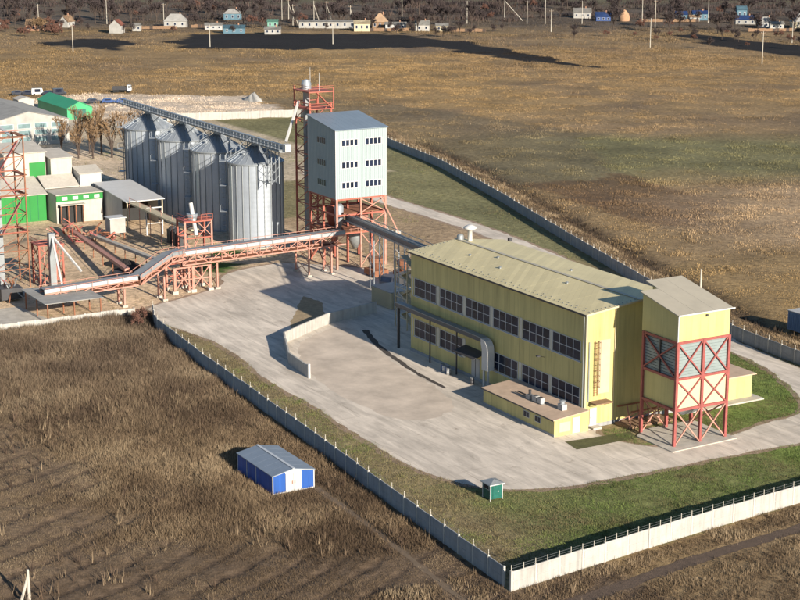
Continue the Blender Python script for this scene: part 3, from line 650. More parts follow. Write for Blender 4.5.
# base slab and trestle between tower and hall
o = MB().prism([(5.6,3.7),(12.5,3.6),(12.2,13.6),(4.0,13.6),(4.0,6)], 0, .14).build('tower_pad', M['pad']); tag(o, 'concrete slab under the yellow loading tower', kind='structure')
t = thing('pipe_trestle', (2.4,6,0), 'low pink steel trestle of crossed bars between the hall and the tower', 'trestle')
for i in range(4):
    y = 4.8+i*1.5
    BAR('brace', (.4,y,.2), (3.2,y+1.2,2.4), .14, M['pink'], t); BAR('brace', (3.0,y,.2), (.5,y+1.3,2.2), .14, M['pink'], t)
for x in (.5,3.2): BAR('rail', (x,4.6,2.3), (x,11.4,2.3), .16, M['rust'], t)
MB().box(.3,3.0,4.4,11.4,.03,.3).build('base', M['wood'], t)

# ------------------------------------------------------------------ grain silos
SR, SH = 5.0, 15.3
def make_silo(loc, label, group):
    x, y = loc; t = thing('grain_silo', (x,y,0), label, 'silo', group)
    prof = []
    nring = 17
    for i in range(nring):                     # sheet rings, each a little bellied
        za = i*SH/nring; zb = (i+1)*SH/nring
        prof += [(SR, za+.02), (SR+.012, za+.3), (SR+.012, zb-.3), (SR, zb-.02)]
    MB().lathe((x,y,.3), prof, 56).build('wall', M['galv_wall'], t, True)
    MB().lathe((x,y,0), [(SR+.35,0),(SR+.35,.3),(0,.3)], 40).build('plinth', M['pad'], t)
    st = None
    for i in range(24):
        a = 2*math.pi*(i+.5)/24; c, s_ = math.cos(a), math.sin(a)
        MB().bar((x+c*(SR+.1),y+s_*(SR+.1),.3),(x+c*(SR+.1),y+s_*(SR+.1),SH+.25),.09,.12).build('stiffener', M['galv_dark'], t)
    ap = 18.6
    MB().lathe((x,y,0), [(SR+.28,SH+.12),(SR+.28,SH+.26),(.75,ap-.35),(.75,ap),(0,ap+.02)], 48).build('roof', M['galv'], t)
    for i in range(24):
        a = 2*math.pi*i/24; c, s_ = math.cos(a), math.sin(a)
        MB().bar((x+c*(SR+.25),y+s_*(SR+.25),SH+.3),(x+c*.8,y+s_*.8,ap-.3),.07,.09).build('roof_rib', M['galv'], t)
    MB().lathe((x,y,0), [(SR+.16,SH+.0),(SR+.34,SH+.02),(SR+.34,SH+.1),(SR+.16,SH+.12)], 40).build('eave_ring', M['galv_dark'], t)
    # caged ladder on the side facing the yard, roof stair up to the top
    a = R(-122); c, s_ = math.cos(a), math.sin(a); lx, ly = x+c*(SR+.5), y+s_*(SR+.5); tx, ty = -s_, c
    lm = MB()
    for e in (-.3,.3): lm.bar((lx+tx*e,ly+ty*e,.4),(lx+tx*e,ly+ty*e,SH+1.2),.07)
    for k in range(26): z = .7+k*.58; lm.bar((lx-tx*.3,ly-ty*.3,z),(lx+tx*.3,ly+ty*.3,z),.05)
    L = lm.build('ladder', M['galv'], t)
    cm = MB()
    for k in range(16):
        z = 2.6+k*.86
        pts = [(lx+tx*e1+c*e2, ly+ty*e1+s_*e2, z) for e1, e2 in ((-.38,0),(-.38,.45),(0,.75),(.38,.45),(.38,0))]
        for p, q in zip(pts[:-1], pts[1:]): cm.bar(p, q, .05)
    cm.build('cage', M['galv'], L)
    pm = MB()
    for z in (6.2, 11, SH+.2):
        pm.rbox((lx+c*.35+tx*.5,ly+s_*.35+ty*.5), 1.3, 1.9, z, z+.07, a)
        for e in (-.4, 1.4): pm.bar((lx+c*.9+tx*e,ly+s_*.9+ty*e,z),(lx+c*.9+tx*e,ly+s_*.9+ty*e,z+1.1),.05)
        pm.bar((lx+c*.9-tx*.4,ly+s_*.9-ty*.4,z+1.1),(lx+c*.9+tx*1.4,ly+s_*.9+ty*1.4,z+1.1),.05)
    pm.build('platform', M['galv'], L)
    rs = MB(); p0 = Vector((lx-c*.2,ly-s_*.2,SH+.45)); p1 = Vector((x+c*.9,y+s_*.9,ap+.05)); tv = Vector((tx,ty,0))*.42
    for e in (-1, 1):
        rs.bar(p0+tv*e, p1+tv*e, .07,.14); rs.bar(p0+tv*e+Vector((0,0,1)), p1+tv*e+Vector((0,0,1)), .05)
        for k in range(6): q = p0.lerp(p1, k/5)+tv*e; rs.bar(q, q+Vector((0,0,1)), .045)
    for k in range(14): q = p0.lerp(p1, (k+.5)/14); rs.bar(q-tv, q+tv, .2, .04)
    rs.build('roof_stair', M['galv'], t)
    for i in range(4):
        a2 = R(20+90*i); MB().lathe((x+math.cos(a2)*2.9,y+math.sin(a2)*2.9,SH+1.45), [(.28,-.3),(.28,.35),(.4,.38),(.4,.5),(0,.6)], 10).build('roof_vent', M['galv'], t)
    return t
SIL = [(-120.7,13),(-137.6,13),(-154.6,13),(-172.8,13)]
s0 = make_silo(SIL[0], 'sunlit galvanised grain silo at the end of the row beside the grey tower', 'grain silos in a row')
for i, (x, y) in enumerate(SIL[1:]):
    s = copy_tree(s0); s.location = (x, y, 0)
    s['label'] = ('shaded grain silo standing next to the sunlit one', 'shaded grain silo, third along the row from the grey tower', 'shaded grain silo at the far end of the row')[i]
s = copy_tree(s0); s.location = (-133, 19.6, 0); s.scale = (.62,.62,.80); s['label'] = 'grain silo mostly hidden behind the sunlit one, only a dark edge showing'
# conveyor along the silo tops
t = thing('silo_conveyor', (-146,13,18.6), 'long galvanised chain conveyor with walkway running over the silo tops', 'conveyor')
MB().box(-186,-107.5,12.55,13.15,19.25,19.95).build('casing', M['galv'], t)
MB().box(-186,-107.5,11.5,12.5,19.2,19.27).build('walkway', M['galv_dark'], t)
MB().box(-186,-107.5,11.5,13.3,19.0,19.14).build('girder', M['galv_dark'], t)
hr = MB()
for k in range(54): x = -186+k*1.48; hr.bar((x,11.5,19.2),(x,11.5,20.3),.05)
for z in (19.75, 20.3): hr.bar((-186,11.5,z),(-107.5,11.5,z),.05)
hr.build('handrail', M['galv'], t)
for x, _ in SIL+[(-184,0)]:
    for dx in (-2.4, 2.4): BAR('support', (x+dx,12.6,17.2 if x != -184 else 18.2), (x+dx,12.6,19.0), .14, M['galv'], t)
    for dx in (-5,5):
        if x != -184: BAR('strut', (x+dx*.55,12.9,16.8), (x+dx*1.5,12.9,19.0), .12, M['galv'], t)
# lattice support and head of the silo conveyor
t = thing('conveyor_support', (-110.6,12,12.6), 'short galvanised lattice frame carrying the end of the silo conveyor', 'lattice post')
for dx in (-.75,.75):
    for dy in (-.75,.75): MB().box(-111.6+dx-.07,-111.6+dx+.07,12.3+dy-.07,12.3+dy+.07,12.6,19.0).build('leg', M['galv'], t)
for e in (-.75,.75): BAR('bracket', (-116.0,12.3+e,12.7), (-110.8,12.3+e,12.7), .14, M['galv'], t)
for k in range(4):
    z = 12.7+k*1.55
    for (a, b), (c, d) in (((-.75,-.75),(.75,-.75)),((.75,-.75),(.75,.75)),((-.75,.75),(-.75,-.75))):
        BAR('brace', (-111.6+a,12.3+b,z), (-111.6+c,12.3+d,z+1.5), .07, M['galv'], t)
MB().box(-112.8,-106.6,11.3,13.5,18.9,19.0).build('head_platform', M['galv_dark'], t)
MB().box(-107.6,-106.4,12.2,13.3,19.0,20.3).build('drive_box', M['white'], t)

# ------------------------------------------------------------------ grey processing tower
GX0, GX1, GY0, GY1, GZ0 = -103.6, -93.4, 15.3, 25.2, 12.3
G_ = thing('processing_tower', (GX1, GY0, 0), 'tall grey-blue clad processing house raised on red steel columns', 'tower')
gz = lambda x: 24.1+(GX1-x)*.15
m = MB()
m.poly([(GX0,GY0,GZ0),(GX1,GY0,GZ0),(GX1,GY0,gz(GX1)),(GX0,GY0,gz(GX0))]).poly([(GX1,GY0,GZ0),(GX1,GY1,GZ0),(GX1,GY1,gz(GX1)),(GX1,GY0,gz(GX1))])
m.poly([(GX1,GY1,GZ0),(GX0,GY1,GZ0),(GX0,GY1,gz(GX0)),(GX1,GY1,gz(GX1))]).poly([(GX0,GY1,GZ0),(GX0,GY0,GZ0),(GX0,GY0,gz(GX0)),(GX0,GY1,gz(GX0))])
m.poly([(GX0,GY0,GZ0),(GX0,GY1,GZ0),(GX1,GY1,GZ0),(GX1,GY0,GZ0)])
for i in range(1, 26):
    x = GX0+(GX1-GX0)*i/26; m.box(x-.07,x+.07,GY0-.05,GY0+.01,GZ0+.02,gz(x)-.1)
    y = GY0+(GY1-GY0)*i/26; m.box(GX1-.01,GX1+.05,y-.07,y+.07,GZ0+.02,gz(GX1)-.1)
m.build('wall', M['grey_clad'], G_)
m = MB(); a, b = gz(GX0-.25)+.02, gz(GX1+.3)+.02
for i in range(10):
    ya = GY0-.25+(GY1-GY0+.5)*i/10; yb = GY0-.25+(GY1-GY0+.5)*(i+1)/10-.015
    m = MB(); m.v += [(GX0-.25,ya,a),(GX1+.3,ya,b),(GX1+.3,yb,b),(GX0-.25,yb,a),(GX0-.25,ya,a+.12),(GX1+.3,ya,b+.12),(GX1+.3,yb,b+.12),(GX0-.25,yb,a+.12)]
    m.f += [(0,3,2,1),(4,5,6,7),(0,1,5,4),(1,2,6,5),(2,3,7,6),(3,0,4,7)]; m.build('roof_sheet', M['grey_roof'], G_)
m = MB().box(GX1-.06,GX1+.08,GY0-.08,GY0+.06,GZ0-.05,gz(GX1)).box(GX1-.06,GX1+.08,GY1-.06,GY1+.08,GZ0-.05,gz(GX1)).box(GX0-.08,GX0+.06,GY0-.08,GY0+.06,GZ0-.05,gz(GX0)); m.build('corner_trim', M['white'], G_)
for zc in (14.6, 18.1, 21.9):
    for y0_ in (16.3, 20.9):
        W = MB().box(GX1+.02,GX1+.09,y0_,y0_+3.4,zc-.62,zc+.62).build('window', M['white'], G_)
        for k in range(4): MB().box(GX1+.07,GX1+.11,y0_+.17+k*.8,y0_+.75+k*.8,zc-.5,zc+.5).build('pane', M['glass'], W)
    W = MB().box(-100.1,-96.9,GY0-.09,GY0-.02,zc-.62,zc+.62).build('window', M['grey_clad'], G_)
    for k in range(4): MB().box(-99.95+k*.78,-99.4+k*.78,GY0-.12,GY0-.07,zc-.5,zc+.5).build('pane', M['glass'], W)
for x in (GX0+.2,-98.5,GX1-.2):
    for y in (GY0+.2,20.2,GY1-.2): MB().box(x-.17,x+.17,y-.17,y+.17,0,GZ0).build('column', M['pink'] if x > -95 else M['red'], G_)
for z in (6.2, 9.4, 12.15):
    for x in (GX0+.2,GX1-.2): BAR('beam', (x,GY0+.2,z), (x,GY1-.2,z), .22, M['red'], G_, .3)
    for y in (GY0+.2,20.2,GY1-.2): BAR('beam', (GX0+.2,y,z), (GX1-.2,y,z), .2, M['red'], G_, .3)
for za, zb in ((.3,6.0),(6.4,9.2),(9.6,12.0)):
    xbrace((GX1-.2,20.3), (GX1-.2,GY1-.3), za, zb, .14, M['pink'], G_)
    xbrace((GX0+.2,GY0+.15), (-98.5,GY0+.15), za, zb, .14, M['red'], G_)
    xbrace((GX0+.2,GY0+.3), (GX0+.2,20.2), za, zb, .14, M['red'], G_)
BAR('raking_strut', (GX1+.1,24.0,12.2), (GX1+1.5,27.5,4.2), .2, M['pink'], G_)
MB().box(GX0,GX1,GY0,GY1,6.3,6.42).build('platform', M['rust'], G_)
MB().box(GX0+2,GX1-1,GY0+2,GY1-1,9.5,9.6).build('platform', M['rust'], G_)
hr = MB()
for z in (6.9, 7.4): hr.bar((GX1+.0,GY0,z),(GX1,GY1,z),.06); hr.bar((GX0,GY0-.05,z),(GX1,GY0-.05,z),.06)
for k in range(8): y = GY0+k*1.4; hr.bar((GX1,y,6.3),(GX1,y,7.4),.06)
hr.build('handrail', M['pink'], G_)
# machines hanging in the open storey
for i, (x, y, z0, z1, r, mm) in enumerate(((-96,17.2,6.5,11,.8,'galv'),(-99.5,17.6,6.5,10.2,1.0,'red'),(-96.5,22,6.5,9.2,1.1,'pink'),(-100,22.5,2,6,1.2,'galv_dark'))):
    MB().lathe((x,y,0), [(.0,z0),(r*.4,z0),(r,z0+1.6),(r,z1-.4),(r*.6,z1),(0,z1)], 14).build('cyclone', M[mm], G_, True)
# red elevator tower behind it
t = thing('elevator_tower', (-110,19.2,0), 'red lattice bucket elevator tower rising behind the grey processing house', 'lattice tower')
EX0, EX1, EY0, EY1, EZ = -112.6, -107.0, 17.4, 21.6, 27.2
for x in (EX0,EX1):
    for y in (EY0,EY1): MB().box(x-.14,x+.14,y-.14,y+.14,0,EZ if x == EX0 else EZ).build('leg', M['red'], t)
for k in range(9):
    za = k*3.0; zb = za+3.0
    for (p, q) in (((EX0,EY0),(EX1,EY0)),((EX1,EY0),(EX1,EY1)),((EX0,EY1),(EX0,EY0))):
        BAR('brace', (p[0],p[1],za), (q[0],q[1],zb), .11, M['red'], t); BAR('beam', (p[0],p[1],zb), (q[0],q[1],zb), .14, M['red'], t)
MB().box(EX0-.5,EX1+.5,EY0-.4,EY1+.4,26.0,26.15).build('platform', M['red'], t)
MB().box(EX0-.3,EX1+.4,EY0-.4,EY1+.4,29.0,29.2).build('top_platform', M['red'], t)
for x, y in ((EX1+.3,EY0-.3),(EX1+.3,EY1+.3),(EX0,EY1+.3),(EX0,EY0-.3)): BAR('post', (x,y,26.1), (x,y,29.8), .16, M['red'], t)
hr = MB()
for z in (26.6,27.1,29.7,30.1):
    x1_, x0_ = EX1+.45, EX0-.4
    hr.bar((x1_,EY0-.35,z),(x1_,EY1+.35,z),.07); hr.bar((x0_,EY0-.35,z),(x1_,EY0-.35,z),.07)
hr.build('handrail', M['red'], t)
BAR('stair', (EX1+.2,EY1,26.2), (EX1+.2,EY0+1.2,29.0), .6, M['red'], t, .12)
MB().box(-111.6,-110.7,18.4,19.3,0,30.2).build('elevator_leg', M['galv_dark'], t)
MB().lathe((-111.1,18.8,30.2), [(.9,-1.0),(.9,0),(.6,.6),(0,.8)], 12).build('elevator_head', M['galv'], t)
for dx, h in ((-111.1,33.0),(-107.6,32.4)): MB().tube((dx,19.6,29),(dx,19.6,h),.06,.03,6).build('aerial', M['white'], t)
BAR('spout', (-110.6,17.0,27.2), (-107.6,12.9,20.6), .35, M['white'], t)

# ------------------------------------------------------------------ red gallery in front of the silos
def gallery(name, pts, wdt, depth, label, cover, frame, legs, lm=None):
    t = thing(name, (legs[0][0], legs[0][1], 0), label, 'conveyor gallery')
    for (p, q) in zip(pts[:-1], pts[1:]):
        p = Vector(p); q = Vector(q); d = q-p; u = Vector((-d.y, d.x, 0)).normalized()*(wdt/2)
        m = MB(); cvh = .55
        for s in (0,):
            m.poly([p-u*.9+Vector((0,0,cvh)), q-u*.9+Vector((0,0,cvh)), q+u*.9+Vector((0,0,cvh)), p+u*.9+Vector((0,0,cvh))])
            m.poly([p-u*1.0, q-u*1.0, q-u*.9+Vector((0,0,cvh)), p-u*.9+Vector((0,0,cvh))]); m.poly([p+u*.9+Vector((0,0,cvh)), q+u*.9+Vector((0,0,cvh)), q+u*1.0, p+u*1.0])
        m.build('cover', cover, t)
        n = max(2, int(d.length/2.2))
        for e in (-1, 1):
            BAR('chord', p+u*e-Vector((0,0,.1)), q+u*e-Vector((0,0,.1)), .2, frame, t, .24); BAR('chord', p+u*e-Vector((0,0,depth)), q+u*e-Vector((0,0,depth)), .18, frame, t, .22)
            BAR('handrail', p+u*e*1.25+Vector((0,0,.8)), q+u*e*1.25+Vector((0,0,.8)), .07, frame, t)
            for i in range(n):
                a = p.lerp(q, i/n)+u*e; b = p.lerp(q, (i+1)/n)+u*e
                BAR('brace', a-Vector((0,0,.1 if i % 2 else depth)), b-Vector((0,0,depth if i % 2 else .1)), .12, frame, t)
                BAR('strut', a-Vector((0,0,.1)), a-Vector((0,0,depth)), .1, frame, t)
                BAR('rail_post', a*1.0+u*e*.25, a+u*e*.25+Vector((0,0,.8)), .06, frame, t)
        m = MB(); 
        z = Vector((0,0,depth+.12)); m.poly([p-u-z, p+u-z, q+u-z, q-u-z]); m.build('floor', M['rust'], t)
    for lx, ly, lz, wd in legs:
        for dx in (-1, 1):
            x = lx+dx*wd/2
            MB().box(x-.13,x+.13,ly-.13,ly+.13,0,lz).build('leg', lm or frame, t)
            MB().box(x-.4,x+.4,ly-.4,ly+.4,0,.35).build('footing', M['pad'], t)
        xbrace((lx-wd/2,ly), (lx+wd/2,ly), .4, lz*.5, .09, frame, t); xbrace((lx-wd/2,ly), (lx+wd/2,ly), lz*.5, lz-.2, .09, frame, t)
    return t
gallery('conveyor_gallery', [(-92.6,-14,6.1),(-92.6,16,6.6)], 2.6, 1.7, 'faded red truss gallery with grey cover running from the grey tower past the silos', M['galv_dark'], M['pink'],
        [(-92.4,-13.2,4.3,3.2),(-92.4,-8.2,4.4,3.2),(-93.6,8.8,4.8,5.0),(-92.4,13.0,4.8,3.0)])
gallery('conveyor_gallery', [(-88.6,-38.5,3.4),(-88.6,-23.2,3.9),(-91.4,-16.6,6.3),(-92.4,-13.8,6.35)], 2.2, .9, 'faded red low gallery with grey cover climbing up to the truss gallery', M['galv_dark'], M['pink'],
        [(-87.8,-26.0,2.9,2.8),(-88.4,-19.0,4.0,2.6)])
# cross tower of columns where the two galleries meet
t = thing('gallery_tower', (-91,-11,0), 'red braced column cluster under the junction of the two galleries', 'trestle')
for x in (-94.2,-90.6):
    for y in (-15.8,-12.6,-9.6): MB().box(x-.2,x+.2,y-.2,y+.2,0,4.3).build('column', M['pink'], t); MB().box(x-.45,x+.45,y-.45,y+.45,0,.5).build('footing', M['pad'], t)
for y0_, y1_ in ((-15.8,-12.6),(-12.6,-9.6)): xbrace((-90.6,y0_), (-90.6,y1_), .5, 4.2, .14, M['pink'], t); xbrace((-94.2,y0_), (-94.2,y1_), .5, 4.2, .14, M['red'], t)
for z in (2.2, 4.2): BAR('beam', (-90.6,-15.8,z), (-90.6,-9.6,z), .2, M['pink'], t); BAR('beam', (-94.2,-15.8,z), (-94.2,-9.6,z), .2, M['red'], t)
# red hopper frame beyond the gallery
t = thing('hopper_frame', (-112,-3,0), 'red steel loading frame with white spout standing before the silos', 'hopper frame')
for x in (-113.6,-110.2):
    for y in (-5.6,-.6): MB().box(x-.16,x+.16,y-.16,y+.16,0,7.6).build('leg', M['red'] if x < -112 else M['pink'], t)
for z in (4.6, 7.5):
    for x in (-113.6,-110.2): BAR('beam', (x,-5.6,z), (x,-.6,z), .22, M['red'], t)
    for y in (-5.6,-.6): BAR('beam', (-113.6,y,z), (-110.2,y,z), .22, M['pink'], t)
xbrace((-110.2,-5.6), (-110.2,-3.1), .3, 4.4, .14, M['pink'], t); xbrace((-110.2,-3.1), (-110.2,-.6), 4.8, 7.3, .14, M['pink'], t); xbrace((-113.6,-5.6), (-113.6,-.6), 4.8, 7.3, .14, M['red'], t)
MB().box(-113.8,-110,-2.6,-.4,7.6,7.75).build('platform', M['red'], t); MB().box(-113.8,-110,-5.8,-4.4,7.6,7.75).build('platform', M['maroon'], t)
hr = MB()
for z in (8.2, 8.7): hr.bar((-110,-2.6,z),(-110,-.4,z),.07).bar((-110,-5.8,z),(-110,-4.2,z),.07).bar((-113.8,-5.8,z),(-110,-5.8,z),.07)
for y in (-2.6,-1.5,-.4,-5.8,-4.2): hr.bar((-110,y,7.7),(-110,y,8.7),.07)
hr.build('handrail', M['red'], t)
MB().tube((-112.5,-3.4,10.4),(-110.4,-3.4,5.0),.35,.35,10).build('spout', M['white'], t); MB().lathe((-112,-3.4,6.2), [(.2,0),(1.0,2.0),(1.0,2.4),(0,2.4)], 10).build('hopper', M['galv'], t)

# conveyor from the grey tower down over to the yellow hall
t = thing('inclined_conveyor', (-60,16,0), 'dark covered belt conveyor running from the grey tower to the yellow hall', 'conveyor')
p, q = Vector((-95.5,19.0,8.6)), Vector((-42.4,5.2,13.1)); d = q-p; u = Vector((-d.y,d.x,0)).normalized()
m = MB().bar(p, q, 1.5, .7); m.build('casing', M['belt'], t)
for e in (-1, 1): BAR('handrail', p+u*e*1.0+Vector((0,0,.75)), q+u*e*1.0+Vector((0,0,.75)), .08, M['galv_dark'], t); BAR('girder', p+u*e*.85-Vector((0,0,.5)), q+u*e*.85-Vector((0,0,.5)), .14, M['galv_dark'], t, .3)
for e in (-.42, .42): BAR('rail', p+u*e+Vector((0,0,.39)), q+u*e+Vector((0,0,.39)), .1, M['galv'], t, .06)
for f in (.34, .62, .86):
    c = p.lerp(q, f)
    for e in (-1, 1):
        for g in (-.7,.7):
            a = c+u*e*.8; x, y = a.x+g, a.y; MB().box(x-.07,x+.07,y-.07,y+.07,0,c.z-.45).build('leg', M['galv'], t)
    for k in range(6):
        z = .3+k*(c.z-1)/6; z2 = .3+(k+1)*(c.z-1)/6
        for e in (-1, 1): a = c+u*e*.8; BAR('brace', (a.x-.7,a.y,z if k % 2 else z2), (a.x+.7,a.y,z2 if k % 2 else z), .07, M['galv'], t)

# ------------------------------------------------------------------ clutter around the foot of the grey tower (in the hall's shadow)
def truck(name, loc, rot, label, cabm, bodym, group=None, tank=False):
    t = thing(name, (0,0,0), label, 'truck', group)
    MB().box(-3.4,3.2,-.45,.45,.62,.85).build('chassis', M['dark'], t)
    c = MB(); pts = [(1.9,.8),(3.5,.8),(3.5,1.7),(3.25,2.65),(1.9,2.75)]
    n = len(pts); c.v += [(x,-1.15,z) for x, z in pts]+[(x,1.15,z) for x, z in pts]; c.f.append(tuple(range(n))); c.f.append(tuple(range(2*n-1,n-1,-1)))
    for i in range(n): j = (i+1) % n; c.f.append((i,n+i,n+j,j))
    K = c.build('cab', cabm, t)
    MB().poly([(3.51,-1.0,1.75),(3.51,1.0,1.75),(3.29,1.0,2.5),(3.29,-1.0,2.5)]).build('windscreen', M['glass'], K)
    for s in (-1, 1): MB().box(2.3,3.1,s*1.16-.01,s*1.16+.01,1.75,2.45).build('side_window', M['glass'], K)
    b = MB().box(-3.6,1.7,-1.2,1.2,.95,1.05)
    for y in (-1.2,1.14): b.box(-3.6,1.7,y,y+.06,1.05,2.2)
    for x in (-3.6,1.64): b.box(x,x+.06,-1.2,1.2,1.05,2.2)
    b.build('cargo_body', bodym, t)
    for x in (2.6,-1.6,-2.8):
        for s in (-1, 1): MB().tube((x,s*.8,.5),(x,s*1.12,.5),.5,.5,14).build('wheel', M['rubber'], t)
    t.location = loc; t.rotation_euler = (0,0,rot); return t
truck('truck', (-76,17.5,.03), R(-65), 'dark dump truck parked in the shadow under the belt conveyor', M['cardark'], M['dark'])
t = thing('steel_stair', (-64,14,0), 'pale lattice stair tower against the shaded end of the hall', 'stair tower')
for x in (-55,-51.5):
    for y in (5,8): MB().box(x-.07,x+.07,y-.07,y+.07,0,10.5).build('leg', M['cream'], t)
for k in range(7):
    z = .2+k*1.5
    BAR('flight', (-55 if k % 2 else -51.5,6.5,z), (-51.5 if k % 2 else -55,6.5,z+1.5), 1.0, M['cream'], t, .1)
    BAR('handrail', (-55 if k % 2 else -51.5,5.1,z+1), (-51.5 if k % 2 else -55,5.1,z+2.5), .07, M['white'], t); BAR('beam', (-55,5,z+1.5), (-51.5,5,z+1.5), .1, M['cream'], t); BAR('beam', (-51.5,5,z+1.5), (-51.5,8,z+1.5), .1, M['cream'], t)
t = thing('storage_container', (-64,11,0), 'beige ribbed storage container in the shadow beside the hall', 'container')
m = MB().box(-70,-63.8,9.2,13.4,.1,2.7)
for k in range(15): m.box(-63.81,-63.74,9.4+k*.27,9.52+k*.27,.25,2.55)
for k in range(22): m.box(-69.8+k*.28,-69.68+k*.28,9.13,9.21,.25,2.55)
m.build('body', M['cream'], t); MB().box(-70.1,-63.7,9.1,13.5,2.7,2.82).build('roof', M['galv_dark'], t); MB().box(-63.74,-63.7,10.2,11.4,.2,2.4).build('door', M['plaster'], t)
for i, (x, y, s, lb) in enumerate(((-82,22,1.6,'rusty steel hopper lying under the grey tower'),(-86,19,1.9,'rust-red machine frame at the foot of the grey tower'))):
    t = thing('machine', (x,y,0), lb, 'machine')
    MB().box(x-s,x+s,y-s*.7,y+s*.7,.3,1.3).build('body', M['rust'], t); MB().lathe((x,y,1.3), [(s*.3,0),(s*.7,1.2),(s*.7,1.9),(0,1.9)], 12).build('hopper', M['rust'], t)
    for a in (-1, 1):
        for b in (-1, 1): MB().box(x+a*s*.8-.08,x+a*s*.8+.08,y+b*s*.5-.08,y+b*s*.5+.08,0,.3).build('leg', M['dark'], t)
t = thing('rubble_heap', (-118,38,0), 'white heap of rubble on the ground behind the grey tower', 'heap')
m = MB()
for k in range(26): x, y = -118+random.gauss(0,2.4), 38+random.gauss(0,1.2); h = max(.2, 1.1-.25*abs(x+118)); m.rbox((x,y), random.uniform(.5,1.4), random.uniform(.4,1.1), 0, h*random.uniform(.6,1.2), random.uniform(0,3))
m.build('blocks', M['conc_white'], t)
sheet('slab', [(-88,26),(-66,22),(-58,34),(-84,36)], .045, M['pad'], 'pale concrete slab beside the belt conveyor')

# ------------------------------------------------------------------ left: green and white mill buildings
def gable(name, x0, x1, y0, y1, h, hr_, wm, rm, label, ridge='x', cat='building', over=.3):
    t = thing(name, (x0,y0,0), label, cat)
    m = MB().box(x0,x1,y0,y1,0,h)
    if ridge == 'x':
        yc = (y0+y1)/2; m.poly([(x1,y0,h),(x1,y1,h),(x1,yc,hr_)]); m.poly([(x0,y0,h),(x0,yc,hr_),(x0,y1,h)])
        sl = [[(x0-over,y0-over,h-.05),(x1+over,y0-over,h-.05),(x1+over,yc,hr_+.08),(x0-over,yc,hr_+.08)],[(x0-over,yc,hr_+.08),(x1+over,yc,hr_+.08),(x1+over,y1+over,h-.05),(x0-over,y1+over,h-.05)]]
    else:
        xc = (x0+x1)/2; m.poly([(x0,y0,h),(x1,y0,h),(xc,y0,hr_)]); m.poly([(x0,y1,h),(xc,y1,hr_),(x1,y1,h)])
        sl = [[(x0-over,y0-over,h-.05),(xc,y0-over,hr_+.08),(xc,y1+over,hr_+.08),(x0-over,y1+over,h-.05)],[(xc,y0-over,hr_+.08),(x1+over,y0-over,h-.05),(x1+over,y1+over,h-.05),(xc,y1+over,hr_+.08)]]
    m.build('wall', wm, t)
    r = MB()
    for q in sl:
        r.poly([(x,y,z+.1) for x, y, z in q]); r.poly(q[::-1])
        for i in range(4): a, b = q[i], q[(i+1) % 4]; r.poly([a, b, (b[0],b[1],b[2]+.1), (a[0],a[1],a[2]+.1)])
    r.build('roof', rm, t); return t
def shed_roof(name, x0, x1, y0, y1, za, zb, wm, rm, label, over=.3, cat='building'):
    """single slope, height za at x0 and zb at x1"""
    t = thing(name, (x0,y0,0), label, cat); m = MB()
    m.poly([(x0,y0,0),(x1,y0,0),(x1,y0,zb),(x0,y0,za)]).poly([(x1,y0,0),(x1,y1,0),(x1,y1,zb),(x1,y0,zb)]).poly([(x1,y1,0),(x0,y1,0),(x0,y1,za),(x1,y1,zb)]).poly([(x0,y1,0),(x0,y0,0),(x0,y0,za),(x0,y1,za)])
    m.build('wall', wm, t)
    g = (zb-za)/(x1-x0); a, b = za-over*g+.02, zb+over*g+.02
    r = MB(); r.v += [(x0-over,y0-over,a),(x1+over,y0-over,b),(x1+over,y1+over,b),(x0-over,y1+over,a),(x0-over,y0-over,a+.14),(x1+over,y0-over,b+.14),(x1+over,y1+over,b+.14),(x0-over,y1+over,a+.14)]
    r.f += [(0,3,2,1),(4,5,6,7),(0,1,5,4),(1,2,6,5),(2,3,7,6),(3,0,4,7)]; r.build('roof', rm, t); return t
# bright green block with pale sloping roof
t = shed_roof('green_mill', -171, -162, -27, -13.4, 7.9, 5.3, M['green'], M['offwhite'], 'bright green clad mill block with pale sloping roof')
for k in range(8): MB().box(-161.99,-161.94,-26.6+k*1.65,-26.55+k*1.65,.3,5.1).build('panel_seam', M['teal'], t)
t = shed_roof('white_block', -178, -170, -19, -10.5, 13.4, 12.4, M['offwhite'], M['offwhite'], 'white block with a green panel rising above the green mill')
MB().box(-169.99,-169.9,-13.9,-10.6,7.4,10.4).build('green_panel', M['green'], t)
t = shed_roof('white_silo_house', -176, -168, -10.1, -5.7, 11.9, 11.2, M['offwhite'], M['offwhite'], 'tall plain white house between the green mill and the pale cabin')
m = MB(); m.v += [(-168,-13,7.8),(-163.6,-13,5.9),(-163.6,-5.8,5.9),(-168,-5.8,7.8),(-168,-13,8.0),(-163.6,-13,6.1),(-163.6,-5.8,6.1),(-168,-5.8,8.0)]; m.f += [(0,3,2,1),(4,5,6,7),(0,1,5,4),(1,2,6,5),(2,3,7,6),(3,0,4,7)]; m.build('lean_to_roof', M['offwhite'], t)
MB().box(-167.9,-164.2,-12.9,-5.9,0,5.8).build('lean_to_wall', M['offwhite'], t)
t = gable('grey_cabin', -172, -164.3, -5.4, -.9, 8.3, 9.2, M['plaster'], M['offwhite'], 'small pale cabin with a gable roof next to the long white shed', ridge='y')
MB().box(-171.4,-165,-5.48,-5.4,4.6,7.6).build('side_panel', M['galv_dark'], t)
t = thing('green_trim_building', (-160,-8,0), 'low white building with bright green fascia band and small windows', 'building')
MB().box(-164,-157.2,-12.9,-3.4,0,5.6).build('wall', M['offwhite'], t)
MB().box(-157.2,-157.0,-12.9,-3.4,4.35,5.5).build('fascia', M['green'], t); MB().box(-164,-156.9,-13.0,-3.3,5.61,5.75).build('roof', M['offwhite'], t)
MB().box(-157.19,-157.1,-12.5,-7.6,0,3.6).build('opening', M['blackm'], t)
